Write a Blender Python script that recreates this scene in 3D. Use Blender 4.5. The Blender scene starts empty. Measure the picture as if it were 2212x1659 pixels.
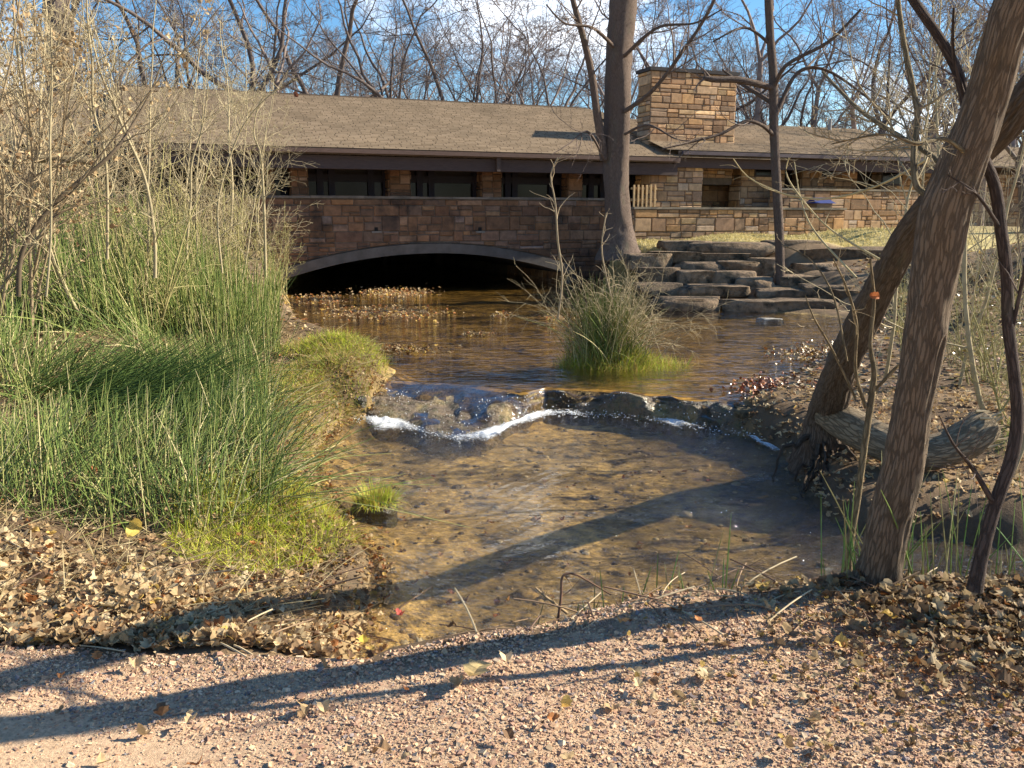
import bpy, math
import numpy as np
from mathutils import Vector
C = bpy.context.scene
R_ = math.radians
# ---------------------------------------------------------------- camera, world, sun, exposure
PITCH = R_(10.98); EYE = 1.6; FD = 1853.0; CX = 1106.0; CY = 829.5
cam = bpy.data.objects.new('camera', bpy.data.cameras.new('camera')); C.collection.objects.link(cam)
cam.location = (0, 0, EYE); cam.rotation_euler = (math.pi/2-PITCH, 0, 0)
cam.data.sensor_width = 36; cam.data.lens = 36*FD/2212.0; cam.data.clip_start = .05; cam.data.clip_end = 2000
C.camera = cam
SUN_AZ = R_(11.0)          # angle of the sun from +X towards +Y
SUN_EL = R_(30)
W = bpy.data.worlds.new("World"); C.world = W; W.use_nodes = True
nt = W.node_tree; nt.nodes.clear()
def N(nt, t, **kw):
    n = nt.nodes.new(t)
    for k, v in kw.items():
        if k.startswith('i_'):
            key = k[2:]
            n.inputs[int(key) if key.isdigit() else key].default_value = v
        else: setattr(n, k, v)
    return n
sky = N(nt, 'ShaderNodeTexSky', sky_type='NISHITA', sun_disc=False, sun_elevation=SUN_EL, sun_rotation=math.pi/2-SUN_AZ, air_density=1.0, dust_density=.3, ozone_density=2.5)
gen = N(nt, 'ShaderNodeTexCoord')
mp = N(nt, 'ShaderNodeMapping'); mp.inputs['Scale'].default_value = (1, 1, 2.2)
nz = N(nt, 'ShaderNodeTexNoise', i_Scale=3.1, i_Detail=7, i_Roughness=.6, i_Distortion=.4)
rp = N(nt, 'ShaderNodeValToRGB'); rp.color_ramp.elements[0].position = .53; rp.color_ramp.elements[1].position = .68
mx = N(nt, 'ShaderNodeMix', data_type='RGBA'); mx.inputs[7].default_value = (14, 14.5, 15.5, 1)
bg = N(nt, 'ShaderNodeBackground', i_Strength=.062); out = N(nt, 'ShaderNodeOutputWorld')
hs = N(nt, 'ShaderNodeHueSaturation', i_Saturation=1.3, i_Value=1.4)
L = nt.links
L.new(gen.outputs['Generated'], mp.inputs[0]); L.new(mp.outputs[0], nz.inputs['Vector']); L.new(nz.outputs[0], rp.inputs[0])
sx = N(nt, 'ShaderNodeSeparateXYZ'); L.new(gen.outputs['Generated'], sx.inputs[0]); lo = N(nt, 'ShaderNodeMapRange'); lo.inputs[1].default_value = .22; lo.inputs[2].default_value = .40; lo.inputs[3].default_value = 1; lo.inputs[4].default_value = .12; L.new(sx.outputs[2], lo.inputs[0]); cm = N(nt, 'ShaderNodeMath', operation='MULTIPLY'); L.new(rp.outputs[0], cm.inputs[0]); L.new(lo.outputs[0], cm.inputs[1]); L.new(cm.outputs[0], mx.inputs[0]); L.new(sky.outputs[0], hs.inputs['Color']); L.new(hs.outputs[0], mx.inputs[6]); L.new(mx.outputs[2], bg.inputs[0]); L.new(bg.outputs[0], out.inputs[0])
sl = bpy.data.lights.new('sun', 'SUN'); sl.energy = 5.0; sl.angle = R_(.5); sl.color = (1, .90, .72)
so = bpy.data.objects.new('sun', sl); C.collection.objects.link(so)
SD = Vector((math.cos(SUN_AZ)*math.cos(SUN_EL), math.sin(SUN_AZ)*math.cos(SUN_EL), math.sin(SUN_EL)))
so.rotation_euler = SD.to_track_quat('Z', 'Y').to_euler()
vs = C.view_settings; vs.view_transform = 'Standard'; vs.look = 'None'; vs.exposure = 1.15; vs.gamma = 1
C.cycles.max_bounces = 6; C.cycles.transparent_max_bounces = 12; C.cycles.sample_clamp_indirect = 6
# ---------------------------------------------------------------- helpers
cp, sp = math.cos(PITCH), math.sin(PITCH)
def ray(x, y):      # direction of the line of sight used to read places off the photograph
    a = (x-CX)/FD; b = (CY-y)/FD
    return np.array([a, cp+b*sp, -sp+b*cp])
def aty(x, y, Y): d = ray(x, y); return d*(Y/d[1])+[0, 0, EYE]
def atz(x, y, z): d = ray(x, y); return d*((z-EYE)/d[2])+[0, 0, EYE]
def hsh(ix, iy, iz, s):
    n = (ix.astype(np.int64)*73856093) ^ (iy.astype(np.int64)*19349663) ^ (iz.astype(np.int64)*83492791) ^ (s*2654435761 & 0xffffffff)
    n = (n ^ (n >> 13)) * 1274126177 & 0x7fffffff
    n = (n ^ (n >> 15)) * 2246822519 & 0x7fffffff
    return ((n ^ (n >> 11)) & 0xffff)/65535.0
def vnoise(P, scale=1., seed=0, octv=1):
    P = np.asarray(P, float)*scale; out = 0; amp = 1; tot = 0
    for o in range(octv):
        q = P*(2.03**o)+o*17.3; i = np.floor(q); f = q-i; f = f*f*(3-2*f); i = i.astype(np.int64); v = 0
        for dx in (0, 1):
            for dy in (0, 1):
                for dz in (0, 1):
                    w = (f[..., 0] if dx else 1-f[..., 0])*(f[..., 1] if dy else 1-f[..., 1])*(f[..., 2] if dz else 1-f[..., 2])
                    v = v+w*hsh(i[..., 0]+dx, i[..., 1]+dy, i[..., 2]+dz, seed+o*7)
        out = out+amp*(v*2-1); tot += amp; amp *= .5
    return out/tot
def nrm(v): return v/np.maximum(np.linalg.norm(v, axis=-1, keepdims=True), 1e-9)
class MB:
    def __init__(s): s.V = []; s.F = []; s.C = []; s.B = []; s.n = 0
    def add(s, V, F, col, bk=None):
        V = np.asarray(V, float).reshape(-1, 3); F = np.asarray(F, np.int64)
        col = np.asarray(col, float)
        if col.ndim == 1: col = np.broadcast_to(col, (len(V), 3))
        s.V.append(V); s.C.append(col); s.B.append(np.zeros_like(V) if bk is None else np.asarray(bk).reshape(-1, 3)); s.F.append(F+s.n); s.n += len(V)
    def tubes(s, P, Rr, k, col, rough=0, seed=0, cap=False):
        P = np.asarray(P, float); Rr = np.asarray(Rr, float)
        if P.ndim == 2: P = P[None]; Rr = Rr[None]
        M, n, _ = P.shape
        T = nrm(np.gradient(P, axis=1))
        ov = nrm(P[:, -1]-P[:, 0]); ref = np.where(np.abs(ov[:, 2:3]) > .8, np.array([[0, 1., 0]]), np.array([[0, 0, 1.]]))
        A = nrm(np.cross(T, ref[:, None, :])); Bv = np.cross(T, A)
        th = np.arange(k)*2*math.pi/k
        ring = A[:, :, None, :]*np.cos(th)[None, None, :, None]+Bv[:, :, None, :]*np.sin(th)[None, None, :, None]
        ln = np.concatenate([np.zeros((M, 1)), np.cumsum(np.linalg.norm(np.diff(P, axis=1), axis=2), axis=1)], 1)
        r0 = Rr[:, :1, None]
        bk = np.stack([np.cos(th)[None, None]*r0+0*Rr[..., None], np.sin(th)[None, None]*r0+0*Rr[..., None], ln[..., None]+0*th[None, None]], -1)
        RR = Rr[:, :, None]*np.ones(k)
        if rough: RR = RR*(1+rough*(1-2.2*np.abs(vnoise(bk*([17, 17, 4.2] if k > 60 else [9, 9, 2.5]), 1, seed, 2)))+.10*vnoise(bk*[3, 3, 1.5], 1, seed+5, 1)*(rough > .04))
        V = P[:, :, None, :]+ring*RR[..., None]
        b = (np.arange(M)*n*k)[:, None, None]; i = (np.arange(n-1)*k)[None, :, None]; j = np.arange(k)[None, None, :]; j2 = (j+1) % k
        F = np.stack([b+i+j, b+i+j2, b+i+k+j2, b+i+k+j], -1).reshape(-1, 4)
        col = np.asarray(col, float)
        if col.ndim == 2: col = np.repeat(col, n*k, axis=0)
        s.add(V, F, col, bk)
        if cap:
            o = s.n-M*n*k
            for m in range(M):
                s.add(P[m, -1:]+T[m, -1:]*.01, np.zeros((0, 3), int), col[:1] if col.ndim == 2 else col)
                e = o+m*n*k+(n-1)*k; c = s.n-1
                s.F.append(np.array([[e+q, e+(q+1) % k, c] for q in range(k)]))
    def ribbons(s, P, Wd, side, col):
        M, n, _ = P.shape
        V = np.stack([P-side[:, None]*Wd[..., None], P+side[:, None]*Wd[..., None]], 2)
        b = (np.arange(M)*n*2)[:, None]; i = (np.arange(n-1)*2)[None]
        F = np.stack([b+i, b+i+1, b+i+3, b+i+2], -1).reshape(-1, 4)
        s.add(V, F, np.repeat(col, n*2, axis=0) if np.ndim(col) == 2 else col)
    def scatter(s, TV, TF, pos, M3, col):      # TV (t,3), pos (m,3), M3 (m,3,3)
        V = np.einsum('mij,tj->mti', M3, TV)+pos[:, None]; m, t = len(pos), len(TV)
        F = (np.asarray(TF)[None]+(np.arange(m)*t)[:, None, None]).reshape(-1, np.shape(TF)[1])
        s.add(V, F, np.repeat(col, t, axis=0) if np.ndim(col) == 2 else col)
    def box(s, fr, u, n, z, col, jit=0):
        V = [fr(uu, nn, zz) for zz in z for nn in n for uu in u]
        s.add(V, [[0, 1, 3, 2], [4, 6, 7, 5], [0, 4, 5, 1], [1, 5, 7, 3], [3, 7, 6, 2], [2, 6, 4, 0]], col)
    def build(s, name, mat, parent=None, smooth=False, **tags):
        me = bpy.data.meshes.new(name); V = np.concatenate(s.V); me.vertices.add(len(V)); me.vertices.foreach_set('co', V.ravel())
        loops = np.concatenate([f.ravel() for f in s.F if len(f)]); tot = np.concatenate([np.full(len(f), f.shape[1]) for f in s.F if len(f)])
        me.loops.add(len(loops)); me.loops.foreach_set('vertex_index', loops.astype(np.int32))
        me.polygons.add(len(tot)); st = np.concatenate([[0], np.cumsum(tot)[:-1]])
        me.polygons.foreach_set('loop_start', st.astype(np.int32)); me.polygons.foreach_set('loop_total', tot.astype(np.int32))
        me.polygons.foreach_set('use_smooth', np.full(len(tot), smooth))
        me.update(calc_edges=True)
        a = me.attributes.new('col', 'FLOAT_COLOR', 'POINT'); c = np.concatenate([np.concatenate(s.C), np.ones((len(V), 1))], 1); a.data.foreach_set('color', c.ravel())
        a = me.attributes.new('bk', 'FLOAT_VECTOR', 'POINT'); a.data.foreach_set('vector', np.concatenate(s.B).ravel())
        me.validate()
        if mat: me.materials.append(mat)
        o = bpy.data.objects.new(name, me); C.collection.objects.link(o)
        if parent:
            o.parent = parent; o.matrix_parent_inverse.identity()
            p = parent; off = Vector((0, 0, 0))
            while p: off += p.location; p = p.parent
            if off.length: me.transform(__import__('mathutils').Matrix.Translation(-off))
        return tag(o, **tags)
def tag(o, label=None, cat=None, group=None, kind=None):
    if label: o['label'] = label
    if cat: o['category'] = cat
    if group: o['group'] = group
    if kind: o['kind'] = kind
    return o
def thing(name, label, cat, loc=(0, 0, 0), group=None):
    o = bpy.data.objects.new(name, None); C.collection.objects.link(o); o.location = tuple(float(v) for v in loc); o.empty_display_size = .1
    return tag(o, label, cat, group)
def dup(root, loc, rz, sc, label, group=None, tilt=0, wipe=False):
    r = root.copy(); C.collection.objects.link(r); r.location = tuple(float(v) for v in loc); r.rotation_euler = (tilt, tilt*.5, rz); r.scale = (sc, sc, sc); r['label'] = label
    if group: r['group'] = group
    elif 'group' in r: del r['group']
    for ch in list(root.children):
        c = ch.copy(); C.collection.objects.link(c); c.parent = r
    return r
# ---------------------------------------------------------------- materials
def mat(name): m = bpy.data.materials.new(name); m.use_nodes = True; m.node_tree.nodes.clear(); return m, m.node_tree, m.node_tree.links
def surf(name, rough=.85, var=.3, vscale=8, bump=.3, bscale=40, bdist=.01, spec=.3, transl=0, stretch=None, src='Object', basec=None, detail=6, var2=None, subtle=None, wet=0):
    m, t, l = mat(name); o = N(t, 'ShaderNodeOutputMaterial'); p = N(t, 'ShaderNodeBsdfPrincipled', i_Roughness=rough); p.inputs['Specular IOR Level'].default_value = spec
    a = N(t, 'ShaderNodeAttribute', attribute_name='col'); tc = N(t, 'ShaderNodeTexCoord')
    if src == 'bk': ba = N(t, 'ShaderNodeAttribute', attribute_name='bk'); vec = ba.outputs['Vector']
    else: vec = tc.outputs[src]
    if stretch: mpp = N(t, 'ShaderNodeMapping'); mpp.inputs['Scale'].default_value = stretch; l.new(vec, mpp.inputs[0]); vec = mpp.outputs[0]
    n1 = N(t, 'ShaderNodeTexNoise', i_Scale=vscale, i_Detail=detail, i_Roughness=.65); l.new(vec, n1.inputs['Vector'])
    mr = N(t, 'ShaderNodeMapRange'); mr.inputs[1].default_value = .3; mr.inputs[2].default_value = .7; mr.inputs[3].default_value = 1-var; mr.inputs[4].default_value = 1+var; l.new(n1.outputs[0], mr.inputs[0])
    mul = N(t, 'ShaderNodeVectorMath', operation='SCALE'); l.new(a.outputs['Color'], mul.inputs[0]); l.new(mr.outputs[0], mul.inputs['Scale'])
    cl = mul.outputs[0]
    if var2:        # second colour in patches: (colour, scale, lo, hi)
        n2 = N(t, 'ShaderNodeTexNoise', i_Scale=var2[1], i_Detail=5, i_Roughness=.6); l.new(vec, n2.inputs['Vector'])
        r2 = N(t, 'ShaderNodeMapRange'); r2.inputs[1].default_value = var2[2]; r2.inputs[2].default_value = var2[3]; l.new(n2.outputs[0], r2.inputs[0])
        m2 = N(t, 'ShaderNodeMix', data_type='RGBA'); l.new(r2.outputs[0], m2.inputs[0]); l.new(cl, m2.inputs[6]); m2.inputs[7].default_value = (*var2[0], 1); cl = m2.outputs[2]
    l.new(cl, p.inputs['Base Color'])
    if bump:
        n3 = N(t, 'ShaderNodeTexNoise', i_Scale=bscale, i_Detail=8, i_Roughness=.7); l.new(vec, n3.inputs['Vector'])
        b = N(t, 'ShaderNodeBump', i_Strength=bump, i_Distance=bdist); l.new(n3.outputs[0], b.inputs['Height']); l.new(b.outputs[0], p.inputs['Normal'])
    if wet:
        rr = N(t, 'ShaderNodeMapRange'); rr.inputs[1].default_value = .4; rr.inputs[2].default_value = .6; rr.inputs[3].default_value = .15; rr.inputs[4].default_value = rough; l.new(n1.outputs[0], rr.inputs[0]); l.new(rr.outputs[0], p.inputs['Roughness'])
    if transl:
        tr = N(t, 'ShaderNodeBsdfTranslucent'); l.new(cl, tr.inputs[0]); ms = N(t, 'ShaderNodeMixShader', i_Fac=transl); l.new(p.outputs[0], ms.inputs[1]); l.new(tr.outputs[0], ms.inputs[2]); l.new(ms.outputs[0], o.inputs[0])
    else: l.new(p.outputs[0], o.inputs[0])
    return m
def bark_mat(name, ring=26, dist=.02):
    m, t, l = mat(name); o = N(t, 'ShaderNodeOutputMaterial'); p = N(t, 'ShaderNodeBsdfPrincipled', i_Roughness=.9); p.inputs['Specular IOR Level'].default_value = .2
    a = N(t, 'ShaderNodeAttribute', attribute_name='col'); ba = N(t, 'ShaderNodeAttribute', attribute_name='bk')
    mpp = N(t, 'ShaderNodeMapping'); mpp.inputs['Scale'].default_value = (ring, ring, ring*.2); l.new(ba.outputs['Vector'], mpp.inputs[0])
    v = N(t, 'ShaderNodeTexNoise', i_Scale=.9, i_Detail=6, i_Roughness=.7, i_Distortion=.3); l.new(mpp.outputs[0], v.inputs['Vector'])
    sc2 = N(t, 'ShaderNodeVectorMath', operation='MULTIPLY_ADD'); l.new(v.outputs[1], sc2.inputs[0]); sc2.inputs[1].default_value = (1.5, 1.5, 1.5); l.new(mpp.outputs[0], sc2.inputs[2])
    vo = N(t, 'ShaderNodeTexVoronoi', feature='DISTANCE_TO_EDGE', i_Scale=1.0); l.new(sc2.outputs[0], vo.inputs['Vector'])
    ck = N(t, 'ShaderNodeMapRange', interpolation_type='SMOOTHSTEP'); ck.inputs[1].default_value = 0; ck.inputs[2].default_value = .16; l.new(vo.outputs[0], ck.inputs[0])
    fn = N(t, 'ShaderNodeTexNoise', i_Scale=ring*5, i_Detail=6, i_Roughness=.8); l.new(ba.outputs['Vector'], fn.inputs['Vector'])
    mm = N(t, 'ShaderNodeMath', operation='MULTIPLY_ADD', i_1=.8); l.new(fn.outputs[0], mm.inputs[0]); l.new(ck.outputs[0], mm.inputs[2])
    mr = N(t, 'ShaderNodeMapRange'); mr.inputs[1].default_value = .1; mr.inputs[2].default_value = 1.35; mr.inputs[3].default_value = .70; mr.inputs[4].default_value = 1.22; l.new(mm.outputs[0], mr.inputs[0])
    mul = N(t, 'ShaderNodeVectorMath', operation='SCALE'); l.new(a.outputs['Color'], mul.inputs[0]); l.new(mr.outputs[0], mul.inputs['Scale'])
    n4 = N(t, 'ShaderNodeTexNoise', i_Scale=3, i_Detail=4); l.new(ba.outputs['Vector'], n4.inputs['Vector'])
    r4 = N(t, 'ShaderNodeMapRange'); r4.inputs[1].default_value = .58; r4.inputs[2].default_value = .72; r4.inputs[4].default_value = .5; l.new(n4.outputs[0], r4.inputs[0])
    m4 = N(t, 'ShaderNodeMix', data_type='RGBA'); l.new(r4.outputs[0], m4.inputs[0]); l.new(mul.outputs[0], m4.inputs[6]); m4.inputs[7].default_value = (.17, .16, .11, 1)
    l.new(m4.outputs[2], p.inputs['Base Color'])
    b = N(t, 'ShaderNodeBump', i_Strength=.9, i_Distance=dist); l.new(mm.outputs[0], b.inputs['Height']); l.new(b.outputs[0], p.inputs['Normal']); l.new(p.outputs[0], o.inputs[0])
    return m
def water_mat(name, scale, strength, dist, tint, rot=0, st=(1, 1, 1), det=4):
    m, t, l = mat(name); o = N(t, 'ShaderNodeOutputMaterial'); tc = N(t, 'ShaderNodeTexCoord')
    mpp = N(t, 'ShaderNodeMapping'); mpp.inputs['Scale'].default_value = st; mpp.inputs['Rotation'].default_value = (0, 0, rot); l.new(tc.outputs['Object'], mpp.inputs[0])
    n = N(t, 'ShaderNodeTexNoise', i_Scale=scale, i_Detail=det, i_Roughness=.55, i_Distortion=.9); l.new(mpp.outputs[0], n.inputs['Vector'])
    n2 = N(t, 'ShaderNodeTexNoise', i_Scale=scale*.3, i_Detail=2, i_Distortion=.5); l.new(mpp.outputs[0], n2.inputs['Vector'])
    ad = N(t, 'ShaderNodeMath', operation='MULTIPLY_ADD', i_1=1.6); l.new(n2.outputs[0], ad.inputs[0]); l.new(n.outputs[0], ad.inputs[2])
    b = N(t, 'ShaderNodeBump', i_Strength=strength, i_Distance=dist); l.new(ad.outputs[0], b.inputs['Height'])
    lw = N(t, 'ShaderNodeLayerWeight', i_Blend=.5); l.new(b.outputs[0], lw.inputs['Normal']); pw_ = N(t, 'ShaderNodeMath', operation='POWER', i_1=2.0); l.new(lw.outputs['Facing'], pw_.inputs[0]); f = N(t, 'ShaderNodeMath', operation='MULTIPLY_ADD', i_1=.95, i_2=.02); l.new(pw_.outputs[0], f.inputs[0])
    g = N(t, 'ShaderNodeBsdfGlossy', i_Roughness=.03); l.new(b.outputs[0], g.inputs['Normal'])
    tr = N(t, 'ShaderNodeBsdfTransparent'); tr.inputs[0].default_value = (*tint, 1)
    ms = N(t, 'ShaderNodeMixShader'); l.new(f.outputs[0], ms.inputs[0]); l.new(tr.outputs[0], ms.inputs[1]); l.new(g.outputs[0], ms.inputs[2]); l.new(ms.outputs[0], o.inputs[0])
    return m
M_ground = surf('soil', .95, .35, 5, .7, 30, .03)
M_gravelbed = surf('gravel_bed', .95, .35, 60, .8, 120, .012)
M_bed = surf('stream_bed', .8, .6, 9, .5, 30, .02, var2=((.045, .035, .03), 5.5, .50, .66))
M_peb = surf('pebble', .9, .25, 120, .2, 300, .002)
M_leaf = surf('dry_leaf', .75, .25, 40, .2, 90, .003, transl=.25)
M_leafwet = surf('wet_leaf', .25, .3, 40, .2, 90, .003, spec=.6)
M_reed = surf('reed_green', .6, .3, 14, 0, transl=.12, spec=.15)
M_grass = surf('grass_green', .6, .25, 20, 0, transl=.35)
M_rock = surf('limestone', .9, .4, 6, 1.0, 11, .08, var2=((.05, .042, .03), 4, .48, .66))
M_wetrock = surf('wet_mossy_rock', .5, .5, 14, 1.0, 22, .05, spec=.8, var2=((.10, .09, .025), 9, .5, .68), wet=1)
M_stone = surf('masonry_stone', .9, .32, 7, .6, 30, .012, src='Object', var2=((.035, .027, .024), 1.6, .50, .74))
M_stonedry = surf('dry_masonry_stone', .9, .3, 7, .6, 30, .012)
M_conc = surf('concrete', .9, .3, 3, .4, 30, .01, var2=((.08, .075, .07), 2, .5, .75))
M_dark = surf('brown_stained_timber', .7, .25, 6, .2, 40, .004, stretch=(1, 1, 8))
M_bark = bark_mat('furrowed_bark', 46, .014)
M_barkfar = surf('far_bark', .95, .3, 3, .3, 8, .03, spec=.15)
M_twig = surf('twig_bark', .8, .25, 9, 0, spec=.25)
M_metal = surf('galvanised_metal', .45, .1, 9, 0, spec=.6)
def glass_mat():
    m, t, l = mat('dark_window_glass'); o = N(t, 'ShaderNodeOutputMaterial'); p = N(t, 'ShaderNodeBsdfPrincipled', i_Roughness=.12); p.inputs['Base Color'].default_value = (.008, .006, .006, 1); p.inputs['Specular IOR Level'].default_value = .18
    l.new(p.outputs[0], o.inputs[0]); return m
M_glass = glass_mat()
def roof_mat():
    m, t, l = mat('asphalt_shingles'); o = N(t, 'ShaderNodeOutputMaterial'); p = N(t, 'ShaderNodeBsdfPrincipled', i_Roughness=.95); p.inputs['Specular IOR Level'].default_value = .15
    ba = N(t, 'ShaderNodeAttribute', attribute_name='bk'); nzz = N(t, 'ShaderNodeTexNoise', i_Scale=4.0, i_Detail=2); l.new(ba.outputs['Vector'], nzz.inputs['Vector'])
    sc = N(t, 'ShaderNodeVectorMath', operation='MULTIPLY_ADD'); l.new(nzz.outputs[1], sc.inputs[0]); sc.inputs[1].default_value = (.12, .09, 0); l.new(ba.outputs['Vector'], sc.inputs[2])
    br = N(t, 'ShaderNodeTexBrick', offset=.37, squash=1.3, squash_frequency=3); l.new(sc.outputs[0], br.inputs['Vector'])
    br.inputs['Color1'].default_value = (.23, .17, .11, 1); br.inputs['Color2'].default_value = (.32, .24, .16, 1); br.inputs['Mortar'].default_value = (.085, .06, .042, 1)
    br.inputs['Scale'].default_value = 1; br.inputs['Brick Width'].default_value = .3; br.inputs['Row Height'].default_value = .14; br.inputs['Mortar Size'].default_value = .013; br.inputs['Bias'].default_value = 0; br.inputs['Mortar Smooth'].default_value = .3
    n2 = N(t, 'ShaderNodeTexNoise', i_Scale=60, i_Detail=3); l.new(ba.outputs['Vector'], n2.inputs['Vector'])
    n3 = N(t, 'ShaderNodeTexNoise', i_Scale=.7, i_Detail=4); l.new(ba.outputs['Vector'], n3.inputs['Vector'])
    ad = N(t, 'ShaderNodeMath', operation='MULTIPLY', i_1=1); l.new(n2.outputs[0], ad.inputs[0]); l.new(n3.outputs[0], ad.inputs[1])
    mr = N(t, 'ShaderNodeMapRange'); mr.inputs[1].default_value = .12; mr.inputs[2].default_value = .4; mr.inputs[3].default_value = .8; mr.inputs[4].default_value = 1.2; l.new(ad.outputs[0], mr.inputs[0])
    mu = N(t, 'ShaderNodeVectorMath', operation='SCALE'); l.new(br.outputs[0], mu.inputs[0]); l.new(mr.outputs[0], mu.inputs['Scale']); l.new(mu.outputs[0], p.inputs['Base Color'])
    b = N(t, 'ShaderNodeBump', i_Strength=.6, i_Distance=.012, invert=True); l.new(br.outputs[1], b.inputs['Height']); l.new(b.outputs[0], p.inputs['Normal']); l.new(p.outputs[0], o.inputs[0])
    return m
M_roof = roof_mat()
def foam_mat():
    m, t, l = mat('white_foam'); o = N(t, 'ShaderNodeOutputMaterial'); p = N(t, 'ShaderNodeBsdfPrincipled', i_Roughness=.5); p.inputs['Base Color'].default_value = (.85, .88, .9, 1)
    tc = N(t, 'ShaderNodeTexCoord'); n = N(t, 'ShaderNodeTexNoise', i_Scale=38, i_Detail=7, i_Roughness=.7, i_Distortion=1.2); l.new(tc.outputs['Object'], n.inputs['Vector'])
    a = N(t, 'ShaderNodeAttribute', attribute_name='col'); s = N(t, 'ShaderNodeMath', operation='ADD'); l.new(n.outputs[0], s.inputs[0]); l.new(a.outputs['Fac'], s.inputs[1])
    r = N(t, 'ShaderNodeMapRange'); r.inputs[1].default_value = .92; r.inputs[2].default_value = 1.3; l.new(s.outputs[0], r.inputs[0])
    tr = N(t, 'ShaderNodeBsdfTransparent'); ms = N(t, 'ShaderNodeMixShader'); l.new(r.outputs[0], ms.inputs[0]); l.new(tr.outputs[0], ms.inputs[1]); l.new(p.outputs[0], ms.inputs[2]); l.new(ms.outputs[0], o.inputs[0])
    return m
M_foam = foam_mat()
M_pool = water_mat('pool_water', 14, 1.0, .085, (.86, .81, .70), R_(35), (1, 1.8, 1))
M_stream = water_mat('stream_water', 5, .5, .03, (.76, .68, .52), 0, (1, 1.8, 1), 3)
# ---------------------------------------------------------------- land: waterline polygon, heights
WL1, WL2 = -.55, -.3
def pz(lst, z): return [tuple(atz(x, y, z)[:2]) for x, y in lst]
left_low = pz([(745, 905), (700, 945), (672, 1000), (690, 1060), (712, 1112), (752, 1160), (795, 1200), (808, 1240), (795, 1300), (782, 1345)], WL1)
near = [(-.74, 3.5), (0, 3.66), (.6, 3.98), (1.5, 4.03), (2.2, 3.9), (4, 3.7), (9, 3.2), (16, 2.6)]
far_r = [(16, 4.6), (9, 4.7)]+pz([(2212, 1190), (2020, 1160), (1850, 1150), (1772, 1105), (1730, 1040), (1705, 985), (1600, 940)], WL1)
right_up = pz([(1600, 868), (1650, 835), (1725, 800), (1800, 762), (1835, 738), (1865, 712), (1850, 690), (1760, 680), (1640, 673), (1540, 662), (1440, 650), (1300, 628)], WL2)
under = [(2.9, 25.), (6.5, 40), (0, 44), (-8, 40), (-6.6, 23.8)]
left_up = pz([(612, 640), (625, 690), (680, 742), (790, 772), (838, 800), (800, 850)], WL2)
WET = np.array(left_low+near+far_r+right_up+under+left_up)
def sdist(x, y, poly):
    P = np.stack([x, y], -1).reshape(-1, 2); d = np.full(len(P), 1e9); ins = np.zeros(len(P), bool)
    for i in range(len(poly)):
        a = poly[i]; b = poly[(i+1) % len(poly)]; ab = b-a; t = np.clip(((P-a)@ab)/(ab@ab), 0, 1); d = np.minimum(d, np.linalg.norm(P-a-t[:, None]*ab, axis=1))
        c = (a[1] > P[:, 1]) != (b[1] > P[:, 1]); xx = (b[0]-a[0])*(P[:, 1]-a[1])/(b[1]-a[1]+1e-12)+a[0]; ins ^= c & (P[:, 0] < xx)
    return np.where(ins, -d, d).reshape(np.shape(x))
# ledge: foot and lip lines across the stream, given by x -> y
foot = np.array(sorted([tuple(atz(x, y, WL1)[:2]) for x, y in [(700, 895), (780, 905), (870, 917), (925, 935), (985, 948), (1060, 936), (1120, 910), (1180, 892), (1300, 897), (1450, 912), (1585, 937), (1700, 960)]]))
lip = np.array(sorted([tuple(atz(x, y, WL2)[:2]) for x, y in [(690, 855), (780, 832), (850, 822), (1000, 830), (1120, 846), (1200, 852), (1350, 854), (1480, 858), (1600, 868), (1720, 880)]]))
def footy(x): return np.interp(x, foot[:, 0], foot[:, 1])
def lipy(x): return np.maximum(np.interp(x, lip[:, 0], lip[:, 1]), footy(x)+.22)
CTRL = np.array([(-8, -3, 0), (0, -3, 0), (8, -3, .1), (-4, 0, 0), (0, 0, 0), (4, 0, .02), (-4, 2.6, .05), (-2, 2.6, 0), (0, 2.3, 0), (1, 2.9, .0), (2, 2.6, .03), (4, 2.6, .12), (-1.7, 3.7, -.06), (-1.2, 4.2, -.3), (-1.3, 4.7, -.42), (-1.7, 5.0, -.3), (-3, 4, .05), (-.9, 3.2, -.03), (-.95, 3.7, -.2), (0, 3.1, -.02), (1, 3.5, -.01), (2.2, 3.3, .05),
 (-2.1, 5.2, -.2), (-3.2, 5.5, .0), (-5, 6, .25), (-3, 8, .0), (-2.4, 7.5, -.2), (-2.4, 9.3, -.12), (-2.4, 10.6, -.05), (-5, 9, .35), (-4, 12, .15), (-6, 14, .5), (-8, 18, .8), (-12, 12, 1), (-7.5, 22, .8), (-12, 25, 1.3), (-20, 20, 1.6), (-10, 6, .6),
 (3, 6.4, -.3), (3.4, 7.6, -.2), (4.6, 7.2, -.1), (4, 9.5, -.2), (5, 11, -.15), (4.5, 13.5, -.15), (7, 9, .1), (7.5, 14, .3), (8, 6.5, .1), (11, 18, 1.1), (5.6, 16.2, -.28), (6.6, 16.6, -.32), (7.2, 16.2, -.2), (6.3, 17.6, -.25), (7.6, 17.2, .1), (5.2, 17.6, -.28), (7.2, 19.2, .45), (9, 15, .5), (9, 18.5, .9), (4.2, 18.6, -.25), (5.6, 19.2, .15),
 (3.2, 19.3, -.2), (4.4, 20.0, .3), (2.5, 21.6, .7), (4.2, 21.4, 1.0), (7, 21.3, 1.1), (10, 24, 1.3), (6, 25, 1.2), (5.5, 22.5, 1.12), (3.4, 22.5, 1.0), (14, 26, 1.35), (12, 35, 1.5), (3.5, 26.5, .9), (-9, 32, 1.3), (12, 42, 1.5), (0, 62, 1.5), (-50, 40, 2.5), (50, 40, 2.5), (0, 160, 2), (-160, 100, 3), (160, 100, 3), (0, -100, 0), (-100, -60, 0), (100, -60, 0), (30, 5, .6), (-30, 5, 1)], float)
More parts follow.
